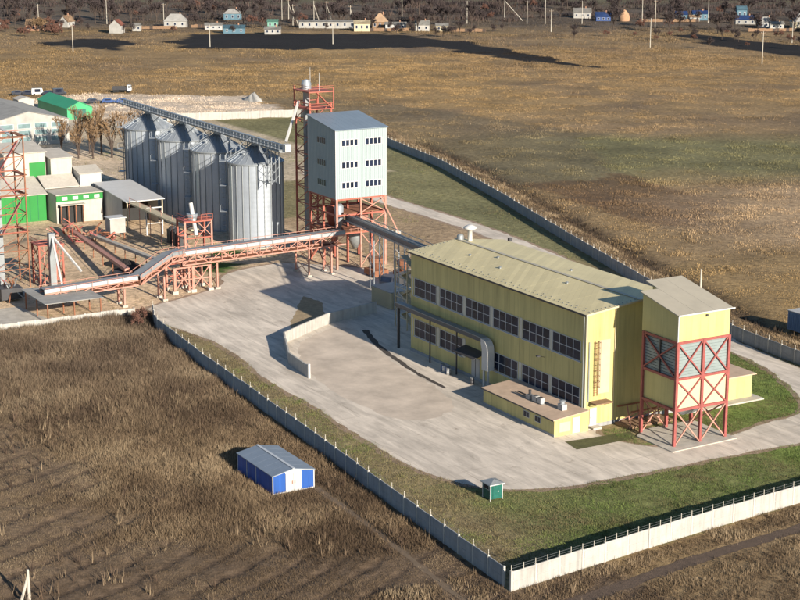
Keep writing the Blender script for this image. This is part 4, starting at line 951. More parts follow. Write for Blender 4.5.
for k in range(4): MB().box(-157.01,-156.95,-11.8+k*2.2,-10.7+k*2.2,4.6,5.25).build('window', M['white'], t)
for k in range(4): MB().box(-156.3,-156.1,-12.4+k*1.5,-12.2+k*1.5,0,3.7).build('post', M['rust'], t)
MB().box(-157,-155.6,-12.6,-7.4,3.7,3.85).build('canopy', M['offwhite'], t)
# long white shed, open at its lit end
t = thing('open_shed', (-152,0,0), 'long pale grey shed with white roof and dark open front beside the silos', 'shed')
x0, x1, y0, y1 = -163, -145.5, -2.8, 4.6
m = MB().poly([(x0,y0,0),(x1-2.5,y0,0),(x1-2.5,y0,5.4),(x0,y0,6.3)]).poly([(x0,y1,0),(x0,y0,0),(x0,y0,6.3),(x0,y1,6.3)]).poly([(x1-2.5,y1,0),(x0,y1,0),(x0,y1,6.3),(x1-2.5,y1,5.4)])
m.build('wall', M['plaster'], t)
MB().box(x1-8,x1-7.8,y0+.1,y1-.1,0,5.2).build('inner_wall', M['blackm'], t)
m = MB(); m.v += [(x0-.3,y0-.3,6.32),(x1+.4,y0-.3,5.25),(x1+.4,y1+.3,5.25),(x0-.3,y1+.3,6.32),(x0-.3,y0-.3,6.5),(x1+.4,y0-.3,5.43),(x1+.4,y1+.3,5.43),(x0-.3,y1+.3,6.5)]; m.f += [(0,3,2,1),(4,5,6,7),(0,1,5,4),(1,2,6,5),(2,3,7,6),(3,0,4,7)]
m.build('roof', M['white'], t)
for y in (y0+.1, y1-.1): MB().box(x1-.15,x1+.05,y-.1,y+.1,0,5.25).build('post', M['cream'], t)
t = thing('portal_frame', (-138,-1,0), 'thin white portal frame standing in front of the open shed', 'frame')
for y in (-1.8,1.4): MB().box(-138.1,-137.9,y-.1,y+.1,0,5.2).build('post', M['white'], t)
BAR('beam', (-138,-1.8,5.2), (-138,1.4,5.2), .2, M['white'], t); BAR('brace', (-138,-1.8,2.2), (-138,1.4,2.2), .14, M['white'], t)
t = thing('kiosk', (-138,-9,0), 'small white cabin on a stand beside the sloping walkway', 'cabin')
MB().box(-139.6,-137,-9.4,-6.4,1.2,4.0).build('wall', M['wallwhite'], t); MB().box(-139.8,-136.8,-9.6,-6.2,4.0,4.15).build('roof', M['white'], t)
for x in (-139.4,-137.2):
    for y in (-9.2,-6.6): MB().box(x-.1,x+.1,y-.1,y+.1,0,1.2).build('leg', M['rust'], t)
# sloping walkway/conveyor from the shed to the hopper frame
t = thing('walkway', (-128,-3,0), 'pale sloping covered walkway from the open shed down to the red hopper frame', 'walkway')
BAR('deck', (-145,-1.5,5.0), (-113,-2.6,5.4), 1.8, M['cream'], t, .3)
for k in range(7): f = k/6; x = -145+32*f; BAR('post', (x,-2.5,0), (x,-2.5,5.0), .12, M['pink'], t); BAR('handrail_post', (x,-2.4,5.2), (x,-2.4,6.3), .07, M['pink'], t)
BAR('handrail', (-145,-2.4,6.1), (-113,-3.5,6.5), .07, M['pink'], t)
for i in range(3):
    o = MB().box(-130+i*2.4,-128.4+i*2.4,-1.0,.6,0,2.6); o.lathe((-129.2+i*2.4,-.2,2.6), [(.8,0),(.5,.5),(0,.55)], 10); o = o.build('tank', M['dark'], None, loc=(-129.2+i*2.4,-.2,0)); tag(o, 'dark upright tank under the sloping walkway', 'tank', 'tanks under the walkway')
for (a, b, lb) in (((-150,-14,1.2),(-98,-21,3.2),'long rusty conveyor trough crossing the sandy yard to the low gallery'),((-140,-12,.8),(-99,-14.5,3.6),'narrow pale pipe bridge crossing the sandy yard')):
    t = thing('pipe_bridge', (a[0],a[1],0), lb, 'pipe bridge'); a, b = Vector(a), Vector(b)
    BAR('trough', a, b, .9, M['pink'] if 'rusty' in lb else M['offwhite'], t, .5)
    for f in np.linspace(.06,.94,7): c = a.lerp(b, f); BAR('leg', (c.x,c.y,0), (c.x,c.y,c.z-.2), .14, M['rust'], t)
    BAR('handrail', a+Vector((0,-.5,1)), b+Vector((0,-.5,1)), .07, M['pink'], t)
# heap of red frames, dark heap, sand
t = thing('scrap_heap', (-138,-13,0), 'heap of rusty red steel frames near the white cabin', 'scrap heap')
for k in range(46):
    x, y = -139+random.gauss(0,2.6), -13.4+random.gauss(0,2.2); d = Vector((random.uniform(-1,1),random.uniform(-1,1),random.uniform(0,.7))).normalized()*random.uniform(1,2.8); z = max(.1, random.gauss(.8,.6))
    BAR('steel_bar', (x,y,z), (x+d.x,y+d.y,z+abs(d.z)), random.uniform(.1,.28), M[random.choice(['red','maroon','rust','pink'])], t)
def heap(name, x, y, rx, ry, h, m_, label):
    n = 26; mb = MB(); ph = random.random()*9
    for j in range(8):
        r = 1-j/7.5 if j < 7 else 0
        for i in range(n):
            a = 2*math.pi*i/n; q = 1+.22*math.sin(3*a+ph)+.12*math.sin(7*a+ph*2+j)
            mb.v.append((x+rx*r*q*math.cos(a), y+ry*r*q*math.sin(a), h*(1-r)**.8*(1+.08*math.sin(5*a+j))))
    for j in range(7):
        for i in range(n): k = (i+1) % n; mb.f.append((j*n+i, j*n+k, (j+1)*n+k, (j+1)*n+i))
    o = mb.build(name, m_, None, True, loc=(x,y,0)); return tag(o, label, 'heap')
heap('coal_heap', -113.5,-15.5, 5.5,2.6,1.5, M['coal'], 'low black heap on the sandy ground behind the low gallery')
heap('sand_heap', -138,-24, 8,4.5,1.2, M['sand'], 'low orange sand heap below the green mill')
heap('sand_heap', -122,-27, 6,3,1.0, M['sand'], 'low orange sand heap behind the small red elevator')
# flat grey canopy by the low wall
t = thing('canopy', (-87,-35.5,0), 'flat grey sheet canopy on thin posts by the low pale wall', 'canopy')
for i in range(6):
    xa = -93.6+i*1.92; MB().box(xa,xa+1.9,-40.3,-31,3.0,3.1).build('roof_sheet', M['slate'], t)
for x in (-93,-87.5,-82.4):
    for y in (-39.8,-35.6,-31.4): MB().box(x-.09,x+.09,y-.09,y+.09,0,3.0).build('post', M['rust'], t)
# small red elevator with white spouts
t = thing('red_elevator', (-108,-31,0), 'small red lattice elevator tower with white spouts near the grey canopy', 'elevator')
for x in (-110,-106.4):
    for y in (-33,-29): MB().box(x-.14,x+.14,y-.14,y+.14,0,6.8).build('leg', M['red'], t)
for za, zb in ((.2,2.3),(2.3,4.5),(4.5,6.7)):
    xbrace((-106.4,-33), (-106.4,-31), za, zb, .12, M['red'], t); xbrace((-106.4,-31), (-106.4,-29), za, zb, .12, M['red'], t); xbrace((-110,-33), (-106.4,-33), za, zb, .12, M['red'], t)
    for y in (-32.2,-30.2,-29.6): BAR('post', (-106.5,y,za), (-106.5,y,zb), .12, M['pink'], t)
MB().box(-110.2,-106.2,-33.2,-28.8,6.8,6.95).build('platform', M['red'], t)
hr = MB()
for z in (7.4,7.9): hr.bar((-106.2,-33.2,z),(-106.2,-28.8,z),.07).bar((-110.2,-33.2,z),(-106.2,-33.2,z),.07)
hr.build('handrail', M['red'], t)
MB().box(-106.2,-105.2,-31.6,-30.6,0,9.0).build('elevator_leg', M['galv_dark'], t)
BAR('spout', (-105.6,-31,8.6), (-97,-32.5,2.2), .3, M['white'], t); BAR('spout', (-105.6,-31,8.6), (-99,-28.5,3.6), .28, M['white'], t)
# tall lattice elevator at the picture's edge
t = thing('lattice_tower', (-110,-37.5,0), 'tall thin red and grey lattice elevator tower beside the green mill', 'lattice tower')
LX0, LX1, LY0, LY1 = -113, -107.6, -40.4, -34.4
for x in (LX0,LX1):
    for y in (LY0,LY1): MB().box(x-.1,x+.1,y-.1,y+.1,0,25).build('leg', M['rust'] if y > -36 else M['galv_dark'], t)
for k in range(8):
    za = k*3.1; zb = za+3.1
    for p, q in (((LX1,LY0),(LX1,LY1)),((LX0,LY1),(LX1,LY1)),((LX0,LY0),(LX0,LY1))): BAR('brace', (p[0],p[1],za), (q[0],q[1],zb), .08, M['rust'], t); BAR('beam', (p[0],p[1],zb), (q[0],q[1],zb), .12, M['red'] if k % 3 == 2 else M['rust'], t)
for z in (9.2,15.4,18.6,25):
    for p, q in (((LX0,LY0),(LX1,LY0)),((LX1,LY0),(LX1,LY1)),((LX1,LY1),(LX0,LY1)),((LX0,LY1),(LX0,LY0))): BAR('platform_deck', (p[0],p[1],z), (q[0],q[1],z), .9, M['rust'], t, .1)
    BAR('handrail', (LX1+.4,LY0-.4,z+1.0), (LX1+.4,LY1+.4,z+1.0), .08, M['red'], t)
for k in range(3): BAR('stair', (LX1-.5,LY1-.8 if k % 2 else LY0+2,9.2+k*5.2), (LX1-.5,LY0+2 if k % 2 else LY1-.8,9.2+(k+1)*5.0), .7, M['maroon'], t, .12)
MB().box(-111,-110,-38.9,-37.8,0,27).build('elevator_leg', M['galv_dark'], t); MB().lathe((-110.5,-38.3,27), [(.8,-.6),(.9,.2),(.5,.9),(0,1)], 12).build('elevator_head', M['galv'], t)
for dy in (-1.2,.9): MB().tube((-110.3,-38.3,27.2),(-108,-38.3+dy*2.2,25.2),.25,.25,8).build('spout', M['galv'], t)
MB().lathe((-94.6,-44.6,0), [(.8,0),(.8,16),(.6,16.5),(0,16.6)], 16).build('elevator_casing', M['galv'], None, True, loc=(-94.6,-44.6,0)); tag(bpy.data.objects['elevator_casing'], 'tall round grey pipe casing beside the broken wall', 'casing')
t = thing('machine', (-100,-40,0), 'dark tangle of drive machinery beneath the lattice tower', 'machine')
MB().box(-102,-98.5,-42,-38.5,.4,2.2).build('body', M['dark'], t)
for k in range(4): MB().tube((-101+k*.9,-38.6,1.2),(-101+k*.9,-38.2,1.2),.5,.5,12).build('wheel', M['carblue' if k == 0 else 'galv_dark'], t)
for k in range(12): BAR('frame_bar', (-103+random.random()*6,-41.5+random.random()*4,.2), (-103+random.random()*6,-41.5+random.random()*4,3.2), .14, M[random.choice(['rust','galv_dark','maroon'])], t)
sheet('slab', [(-95,-52),(-83,-52),(-83,-38.5),(-95,-40.5)], .03, M['pad'], 'concrete slabs beside the broken wall')
# back warehouses
t = gable('white_warehouse', -300, -261.6, 5, 26, 6.2, 8.6, M['wallwhite'], M['slate'], 'long white warehouse with rows of glazing and grey roof', ridge='x')
for j in range(3):
    for k in range(4): W = MB().box(-261.6,-261.5,8.0+k*4.4,11.4+k*4.4,.9+j*1.75,2.2+j*1.75).build('window', M['frame'], t); MB().box(-261.51,-261.45,8.15+k*4.4,11.25+k*4.4,1.0+j*1.75,2.1+j*1.75).build('pane', M['pale_glass'], W)
t = gable('green_hall', -331, -305, 40.5, 48, 3.0, 4.8, M['green_roof'], M['green_roof'], 'green sheet-metal hall with sloping green roof at the back of the yard', ridge='x')
MB().box(-304.95,-304.85,42.5,46,.2,2.7).build('door', M['teal'], t)
t = gable('white_hut', -318, -313, 29, 33.5, 5.4, 5.9, M['offwhite'], M['offwhite'], 'small square white hut left of the green hall', cat='hut')

# ------------------------------------------------------------------ blue shed and green booth
t = thing('blue_shed', (-2.2,-40.4,0), 'blue metal shed with white double door and grey roof in the reed field', 'shed')
x0, x1, y0, y1, h, hr_ = -7.0, 2.0, -42.9, -37.9, 2.1, 2.55
yc = (y0+y1)/2
m = MB().box(x0,x1,y0,y1,0,h); m.poly([(x1,y0,h),(x1,y1,h),(x1,yc,hr_)]).poly([(x0,y0,h),(x0,yc,hr_),(x0,y1,h)]); m.build('wall', M['blue'], t)
for (ya, yb) in ((y0-.12,yc),(yc,y1+.12)):
    za, zb = (h-.03,hr_+.03) if ya < yc-.1 else (hr_+.03,h-.03)
    for i in range(6):
        xa = x0-.15+(x1-x0+.3)*i/6; xb = xa+(x1-x0+.3)/6-.02
        q = [(xa,ya,za),(xb,ya,za),(xb,yb,zb),(xa,yb,zb)]; r = MB().poly([(x,y,z+.07) for x, y, z in q]); r.poly(q[::-1])
        for k in range(4): a, b = q[k], q[(k+1) % 4]; r.poly([a,b,(b[0],b[1],b[2]+.07),(a[0],a[1],a[2]+.07)])
        r.build('roof_sheet', M['shed_roof'], t)
BAR('ridge_cap', (x0-.17,yc,hr_+.12), (x1+.17,yc,hr_+.12), .3, M['frame'], t, .04)
for y in (y0,y1): MB().box(x1,x1+.05,y-.06,y+.06,0,h).build('white_trim', M['white'], t)
MB().box(x1,x1+.05,y0,y1,0,.1).build('white_trim', M['white'], t)
for p, q in (((x1+.03,y0,h),(x1+.03,yc,hr_)),((x1+.03,yc,hr_),(x1+.03,y1,h))): MB().bar(p, q, .06,.12).build('white_trim', M['white'], t)
for x in (x0,-4.6,-2.2,x1): MB().box(x-.05,x+.05,y0-.04,y0,0,h).build('white_trim', M['white'], t)
for i, (a, b) in enumerate(((-41.35,-40.42),(-40.38,-39.45))):
    D = MB().box(x1+.02,x1+.08,a,b,.1,2.12).build('door', M['white'], t); MB().box(x1+.08,x1+.12,-40.62 if i == 0 else -40.3,-40.52 if i == 0 else -40.2,.9,1.25).build('handle', M['rust'], D)
MB().box(x1,x1+.03,-41.36,-39.44,2.12,2.46).build('transom', M['white'], t)
t = thing('guard_booth', (14.6,-22.6,0), 'small teal-green booth with pale roof at the bend of the drive', 'booth')
x0, x1, y0, y1 = 13.9, 15.4, -23.5, -22.0
MB().box(x0,x1,y0,y1,.15,1.75).build('wall', M['teal'], t)
m = MB()
for x in (x0,x1):
    for y in (y0,y1): m.box(x-.05,x+.05,y-.05,y+.05,0,1.75)
m.build('corner_post', M['white'], t)
for a, b in ((x0+.2,x1-.2),): 
    W = MB().box(a,b,y0-.03,y0+.01,1.15,1.75).build('window', M['white'], t); MB().box(a+.1,b-.1,y0-.05,y0-.03,1.22,1.68).build('pane', M['glass'], W)
D = MB().box(x1,x1+.05,-23.2,-22.4,.2,1.72).build('door', M['teal'], t); MB().box(x1+.05,x1+.08,-22.6,-22.5,.9,1.05).build('handle', M['white'], D)
m = MB(); rx0, rx1, ry0, ry1 = x0-.2, x1+.2, y0-.2, y1+.2
m.v += [(rx0,ry0,1.85),(rx1,ry0,1.85),(rx1,ry1,1.85),(rx0,ry1,1.85),(x0+.5,(y0+y1)/2,2.2),(x1-.5,(y0+y1)/2,2.2)]; m.f += [(0,1,5,4),(1,2,5),(2,3,4,5),(3,0,4),(3,2,1,0)]; m.build('roof', M['galv_dark'], t)
MB().box(rx0,rx1,ry0,ry1,1.75,1.849).build('fascia', M['white'], t)

# blue container beyond the back fence, small post by the road
t = thing('blue_container', (-19.5,55.5,0), 'blue-grey container with white roof edge beyond the back fence', 'container')
m = MB().box(-24,-18,54.6,57.5,.1,2.9)
for k in range(20): m.box(-23.8+k*.29,-23.66+k*.29,54.52,54.6,.3,2.7)
for k in range(9): m.box(-18,-17.92,54.8+k*.29,54.94+k*.29,.3,2.7)
m.build('body', mat('faded_blue', (.16,.24,.36), .6, var=.15), t); MB().box(-24.1,-17.9,54.5,57.6,2.9,3.02).build('roof', M['plaster'], t); MB().box(-17.92,-17.86,55.4,56.8,.2,2.6).build('door', M['frame'], t)
t = thing('marker_post', (-94.3,51.6,0), 'short dark post with a small box beside the back road', 'post')
BAR('shaft', (-94.3,51.6,0), (-94.3,51.6,1.3), .22, M['rust'], t); MB().box(-94.6,-94,51.3,51.9,1.2,1.8).build('box', M['dark'], t)

# ------------------------------------------------------------------ village
def house(x, y, ln, dp, h, hr_, wm, rm, rot, label, hip=False, win=3, chimney=True):
    t = thing('village_house', (0,0,0), label, 'house')
    wl = MB().box(-ln/2,ln/2,-dp/2,dp/2,0,h)
    if not hip: wl.poly([(-ln/2,-dp/2,h),(-ln/2,0,hr_),(-ln/2,dp/2,h)]).poly([(ln/2,-dp/2,h),(ln/2,dp/2,h),(ln/2,0,hr_)])
    wl.build('wall', wm, t); o_ = .4; e = ln/2-dp*.42 if hip else ln/2+o_
    r = MB(); A_ = [(-ln/2-o_,-dp/2-o_,h),(ln/2+o_,-dp/2-o_,h),(ln/2+o_,dp/2+o_,h),(-ln/2-o_,dp/2+o_,h),(-e,0,hr_+.2),(e,0,hr_+.2)]
    r.v += A_; r.f += [(0,1,5,4),(2,3,4,5),(1,2,5),(3,0,4),(3,2,1,0)] if hip else [(0,1,5,4),(2,3,4,5),(4,5,1,0),(5,4,3,2)]
    RF = r.build('roof', rm, t)
    if chimney: MB().box(ln*.18,ln*.18+.6,-.3,.3,hr_-.6,hr_+1.1).build('chimney', M['wallbrick'], RF)
    for i in range(win):
        xc = -ln/2+ln*(i+.5)/win
        W = MB().box(xc-.6,xc+.6,-dp/2-.06,-dp/2,h*.36,h*.82).build('window', M['frame'], t); MB().box(xc-.48,xc+.48,-dp/2-.09,-dp/2-.05,h*.4,h*.78).build('pane', M['glass'], W)
    MB().box(ln/2-.02,ln/2+.05,-.5,.5,0,2.1).build('door', M['wood'], t)
    t.location = (x,y,0); t.rotation_euler = (0,0,R(rot)); t.scale = (.8,.8,.8) if ln < 20 else (.9,.85,.8); return t
W_, V = M['wallwhite'], 60
HS = [
 (-623.6,150.8,8,6,3.2,6.8,W_,M['rooftan'],130,'small white gable cottage with tan roof among reddish bushes',False),
 (-579.3,159.1,6.5,7,4.4,7.6,W_,M['roofred'],140,'white cottage with rusty pink roof at the left end of the village',False),
 (-585.3,171.0,5,4,3.2,4.4,W_,M['slate'],60,'tiny white outbuilding next to the pink-roofed cottage',False),
 (-611,131,9,6,3.2,6.4,M['wallbrick'],M['rooftan'],60,'brick cottage with tan roof behind the orange tree',False),
 (-640,120,8,7,3.2,6.0,W_,M['roofred'],50,'pale cottage with reddish roof near the leftmost poles',False),
 (-597.9,195.6,13,8,3.6,7.6,W_,M['slate'],60,'wide white house with grey hip roof in the village',True),
 (-624.6,237.3,11,8,4.2,6.8,M['wallblue'],M['slate'],62,'pale blue house with grey hip roof set back in the village',True),
 (-575,205,10,4,2.6,3.8,M['plaster'],M['slate'],60,'low grey shed between the hip-roofed house and the turquoise shed',False),
 (-552,205,12,5,3.0,4.6,M['wallblue'],M['wallblue'],60,'long low turquoise shed at the edge of the black soil',False),
 (-538.9,218.0,9,5,2.8,4.2,W_,M['slate'],60,'low white shed at the edge of the black soil',False),
 (-571.6,233.8,6,6,3.6,4.8,M['mint'],M['mint'],60,'mint green kiosk at the end of the long white barn',False),
 (-556.6,256.8,33,7,3.8,4.6,W_,M['slate'],60,'long white barn with rows of openings behind the black soil',False),
 (-533.6,260.9,9,7,4.4,6.2,M['cream'],M['cream'],60,'cream lorry garage beside the long white barn',False),
 (-544.5,276.5,9,9,3.8,8.4,M['wood'],M['rooftan'],60,'brown house with steep tan hip roof',True),
 (-534,279,12,5,3.0,4.2,M['plaster'],M['slate'],60,'low grey shed beside the steep tan roof',False),
 (-519.5,284.8,8,6,3.6,6.0,W_,W_,62,'bright white gable cottage at the edge of the black soil',False),
 (-514,292,7,5,3.2,4.6,M['cream'],M['slate'],60,'cream lean-to next to the bright white cottage',False),
 (-548.7,396.1,11,7,3.4,6.2,W_,M['slate'],58,'white house with grey roof beside the deep blue roof',False),
 (-529.5,395.0,9,7,2.6,5.2,M['roofblue'],M['roofblue'],58,'shed with deep blue sheet roof beside the round haystack',False),
 (-513.2,431.0,7,6,3.4,5.4,M['wallblue'],M['roofblue'],60,'sky blue cottage left of the larger blue house',False),
 (-508.4,438.8,9,7,4.0,5.8,M['wallblue'],M['roofblue'],60,'larger sky blue house with blue roof',False),
 (-503,431,6,4,2.6,3.8,W_,M['rooftan'],60,'little white shed between the two blue houses',False),
 (-478,442,12,7,2.6,5.0,M['slate'],M['roofblue'],55,'dark shed with long blue-grey roof',False),
 (-498.3,457.0,6,6,6.4,8.6,M['wallblue'],M['wallblue'],60,'tall narrow light blue house',False),
 (-457.1,436.2,9,7,3.0,6.0,M['plaster'],M['slate'],60,'grey house with grey hip roof by the garden plots',True),
 (-446.6,433.5,8,5,3.0,4.4,W_,W_,60,'low white garage by the garden plots',False),
 (-445.6,449.6,14,10,3.8,8.4,M['cream'],M['slate'],62,'big cream house with broad grey hip roof at the end of the village',True),
 (-425,436,8,5,2.8,4.0,W_,M['slate'],60,'whitewashed shed below the broad hip roof',False),
]
for h_ in HS: house(*h_[:10], hip=h_[10], win=2 if h_[2] < 9 else (3 if h_[2] < 20 else 9), chimney=h_[2] > 7 and h_[2] < 20)
o = MB().lathe((-522.3,402.6,0), [(2.6,0),(2.8,1.6),(2.2,3.6),(.9,5.2),(0,5.7)], 14).build('haystack', mat('straw_stack', (.42,.25,.15), .95, var=.3, bump=.1), None, True, loc=(-522.3,402.6,0)); tag(o, 'rounded pinkish haystack beside the blue shed roof', 'haystack')

def board_fence(x, y, ln, rot, label):
    t = thing('board_fence', (0,0,0), label, 'fence'); n = int(ln/1.6)
    for i in range(n): MB().box(-ln/2+i*1.6,-ln/2+i*1.6+1.5,-.03,.03,.1,1.5+random.uniform(-.15,.15)).build('panel', M[random.choice(['wood','wood','bark'])], t)
    for i in range(n+1): MB().box(-ln/2+i*1.6-.1,-ln/2+i*1.6,-.08,-.02,0,1.6).build('post', M['wood'], t)
    t.location = (x,y,0); t.rotation_euler = (0,0,R(rot))
for x, y, ln, rot, lb in ((-590,183,20,62,'grey board fence left of the wide hip-roofed house'),(-583,211,26,60,'grey board fence right of the wide hip-roofed house'),(-527,268,24,60,'grey board fence below the cream garage'),(-505,300,18,58,'grey board fence beyond the cream lean-to'),(-505,418,30,60,'grey board fence below the sky blue houses'),(-436,424,26,66,'grey board fence above the dark garden plots')): board_fence(x, y, ln, rot, lb)
# utility poles
def pole(x, y, h, label, arm=True, brace=None, group=None):
    t = thing('utility_pole', (x,y,0), label, 'pole', group)
    MB().tube((x,y,0),(x,y,h),.17,.11,8).build('shaft', M['polec'], t)
    if arm:
        MB().bar((x-.5*.9,y-.866*.9,h-.5),(x+.5*.9,y+.866*.9,h-.5),.12).build('crossarm', M['wood'], t)
        for e in (-.8,0,.8): MB().lathe((x+.5*e,y+.866*e,h-.44 if e else h), [(.05,0),(.07,.12),(.03,.22),(0,.22)], 6).build('insulator', M['white'], t)
    if brace: MB().tube((x+.5*brace,y+.866*brace,0),(x,y,h*.82),.15,.11,8).build('raking_leg', M['polec'], t)
    return t
GP = 'poles along the village'
PL = [(-500.9,110.8,11),(-624.5,137.4,11),(-631.5,173.7,12),(-600.7,190.7,11),(-493.8,167.4,9),(-612.4,258.5,12),(-480.8,218,9),(-576.9,307.1,13),(-544.6,324.8,11),(-530.2,350,11),(-485.6,333.1,10),
      (-525.8,357.6,13),(-516.9,373.1,11),(-502.4,398.3,12),(-480,388.6,13),(-399.4,322.6,12),(-491.4,430.1,12),(-326.4,318.1,12),(-387.8,389.3,9)]
for i, (x, y, h) in enumerate(PL): pole(x, y, h, 'pale utility pole with crossarm standing at the edge of the village', group=GP)
for x, y in ((-596,268),(-590,272),(-612,262),(-577,247),(-558,268)): pole(x, y, 10, 'pale A-shaped braced utility pole behind the long white barn', brace=2.6, group='braced poles behind the barn')
pole(-553,352,12,'braced utility pole at the field edge left of the white house', brace=9)
pole(-431,448,10,'braced A-shaped pole next to the broad hip roof', brace=3)
pole(16,-74.6,3.0,'short pale wooden pole with raking leg in the reed field', arm=False, brace=-.7)
pole(-36.3,48.0,7.6,'thin pole beyond the fence behind the yellow tower', arm=False)

# bare trees: trunk with limbs, crown of thin twigs
def make_tree(h, spread, seed, tw, bark, label, group, cat='tree', leaves=0, lm=None, tww=.11, tf=.32):
    rd = random.Random(seed); tr = MB(); cr = MB(); lf = MB()
    def grow(p, d, ln, r, lev):
        q = p+d*ln
        if lev <= 2: tr.tube(p, q, r, r*.62, 6 if lev == 0 else 4, False)
        else: 
            u = d.cross(Vector((rd.uniform(-1,1),rd.uniform(-1,1),.3))).normalized()*max(r,tww)
            cr.poly([p-u, p+u, q]); 
        if lev >= 5: 
            for _ in range(leaves):
                c = q+Vector((rd.uniform(-.5,.5),rd.uniform(-.5,.5),rd.uniform(-.5,.5))); s = rd.uniform(.12,.26); a = Vector((rd.uniform(-1,1),rd.uniform(-1,1),rd.uniform(-1,1))).normalized()*s; b = a.cross(Vector((0,0,1)))
                lf.poly([c-a, c+b, c+a])
            return
        n = (7, 4, 3, 3, 3, 3)[lev]
        for i in range(n):
            a = rd.uniform(0,6.283); tilt = rd.uniform(.28,.62)*(spread if lev else spread*.9)
            s = d.orthogonal().normalized(); s.rotate(Matrix.Rotation(a, 3, d))
            nd = (d*math.cos(tilt)+s*math.sin(tilt)+Vector((0,0,.12))).normalized()
            grow(p+d*ln*rd.uniform(.72,1.0) if lev else p+d*ln*rd.uniform(.3,1), nd, ln*rd.uniform(.58,.8), r*.55, lev+1)
    grow(Vector((0,0,0)), Vector((rd.uniform(-.05,.05),rd.uniform(-.05,.05),1)).normalized(), h*tf, h*.022, 0)
    t = thing('bare_tree', (0,0,0), label, cat, group)
    tr.build('trunk', bark, t); c = cr.build('crown', tw, t)
    if leaves: lf.build('leaves', lm, c)
    return t
KT = [make_tree(10, 1.0, 1, M['twig'], M['bark'], 'leafless dark grey tree among the village houses', 'bare trees in the village'),
      make_tree(8.5, 1.25, 2, M['twig'], M['bark'], 'leafless spreading dark tree among the village houses', 'spreading bare trees in the village'),
      make_tree(12, .8, 3, M['twig'], M['bark'], 'tall slim leafless tree among the village houses', 'tall bare trees in the village'),
      make_tree(5.5, 1.5, 4, M['twigred'], M['bark'], 'low reddish leafless shrub at the village edge', 'reddish shrubs at the village edge', cat='shrub')]
spots = []
for k in range(150):
    u_ = random.uniform(-20, 560); v_ = random.choice([random.uniform(600,720), random.uniform(640,800)])
    # keep to the village strip that runs obliquely across the view
    ux = -120+u_*.5-(.866*v_); uy = -30+u_*.866+.5*v_
    spots.append((ux, uy))
cnt = [0]*4
def put_tree(kind, x, y, s, rz_=None):
    t = KT[kind] if cnt[kind] == 0 else copy_tree(KT[kind]); cnt[kind] += 1
    t.location = (x,y,0); t.scale = (s,s,s*random.uniform(.85,1.2)); t.rotation_euler = (0,0,random.uniform(0,6.28) if rz_ is None else rz_); return t
C0 = (CAM.x, CAM.y); FD = Vector((math.cos(R(HEAD)), math.sin(R(HEAD)))); RT = Vector((FD.y, -FD.x))
def at_view(right, dist): return (C0[0]+FD.x*dist+RT.x*right, C0[1]+FD.y*dist+RT.y*right)
# rows of trees behind and between the houses (right = metres right of the road axis, dist = metres north)
for k in range(175):
    r_ = random.uniform(-215, 225)
    base = 815-(r_+200)*.10
    d_ = base+random.choice([random.uniform(-10,40), random.uniform(20,120), random.uniform(30,150)])
    if r_ > 40 and r_ < 95: d_ += 60
    x, y = at_view(r_, d_); put_tree(random.choices([0,1,2,3],[4,4,2,1])[0], x, y, random.uniform(.75,1.3))
for k in range(40):
    r_ = random.uniform(-200,-150); x, y = at_view(r_, random.uniform(760,830)); put_tree(3, x, y, random.uniform(.7,1.1))
for k in range(10):
    r_ = random.uniform(-45,0); x, y = at_view(r_+random.uniform(20,60), random.uniform(765,790)); put_tree(1, x, y, random.uniform(.4,.6))
for k in range(26):
    r_ = random.uniform(120,215); x, y = at_view(r_, random.uniform(690,790)); put_tree(random.choice([0,1,3]), x, y, random.uniform(.45,.8))
for k in range(44):
    r_ = random.uniform(-205,225); x, y = at_view(r_, 800-(r_+200)*.14+random.uniform(-22,14))
    if not (inpoly(x, y, PLOUGH) or inpoly(x, y, GARDEN_R) or inpoly(x, y, GARDEN_L)): put_tree(random.choice([0,1,1,3]), x, y, random.uniform(.4,.75))
# ochre tree in the village and the dry poplars by the white warehouse
to = make_tree(8, 1.1, 9, M['leafo'], M['bark'], 'orange-leaved tree in front of the brick cottage', None, leaves=1, lm=M['leafo']); to.location = (-604,131,0); to.scale = (1.3,1.3,1.05)
tp = make_tree(11, .7, 12, M['leafo'], M['bark'], 'tall dry ochre tree in the clump beside the white warehouse', 'dry trees by the warehouse', leaves=0, lm=M['leafo'], tww=.06, tf=.30)
for i, (x, y, s) in enumerate(((-240,21,1.05),(-236,23,1.15),(-232,26.5,1.15),(-238,26,1.05),(-229,29,1.2),(-243,17.5,.95),(-231,32,1.0),(-235,19,.9),(-227,33,1.1),(-233,22,.8),(-241,24,.8),(-226,29.5,.9))):
    q = tp if i == 0 else copy_tree(tp); q.location = (x,y,0); q.scale = (s*1.05,s*1.05,s*random.uniform(.95,1.3)); q.rotation_euler = (0,0,i*1.3)
for x, y, k_, lb in ((-75.5,-27.9,.55,'larger reddish shrub at the corner of the shaded fence and the broken wall'),(-72.5,-29.3,.45,'smaller reddish shrub against the shaded fence near its corner')):
    q = put_tree(3, x, y, k_); q['label'] = lb; q['group'] = 'shrubs at the fence corner'

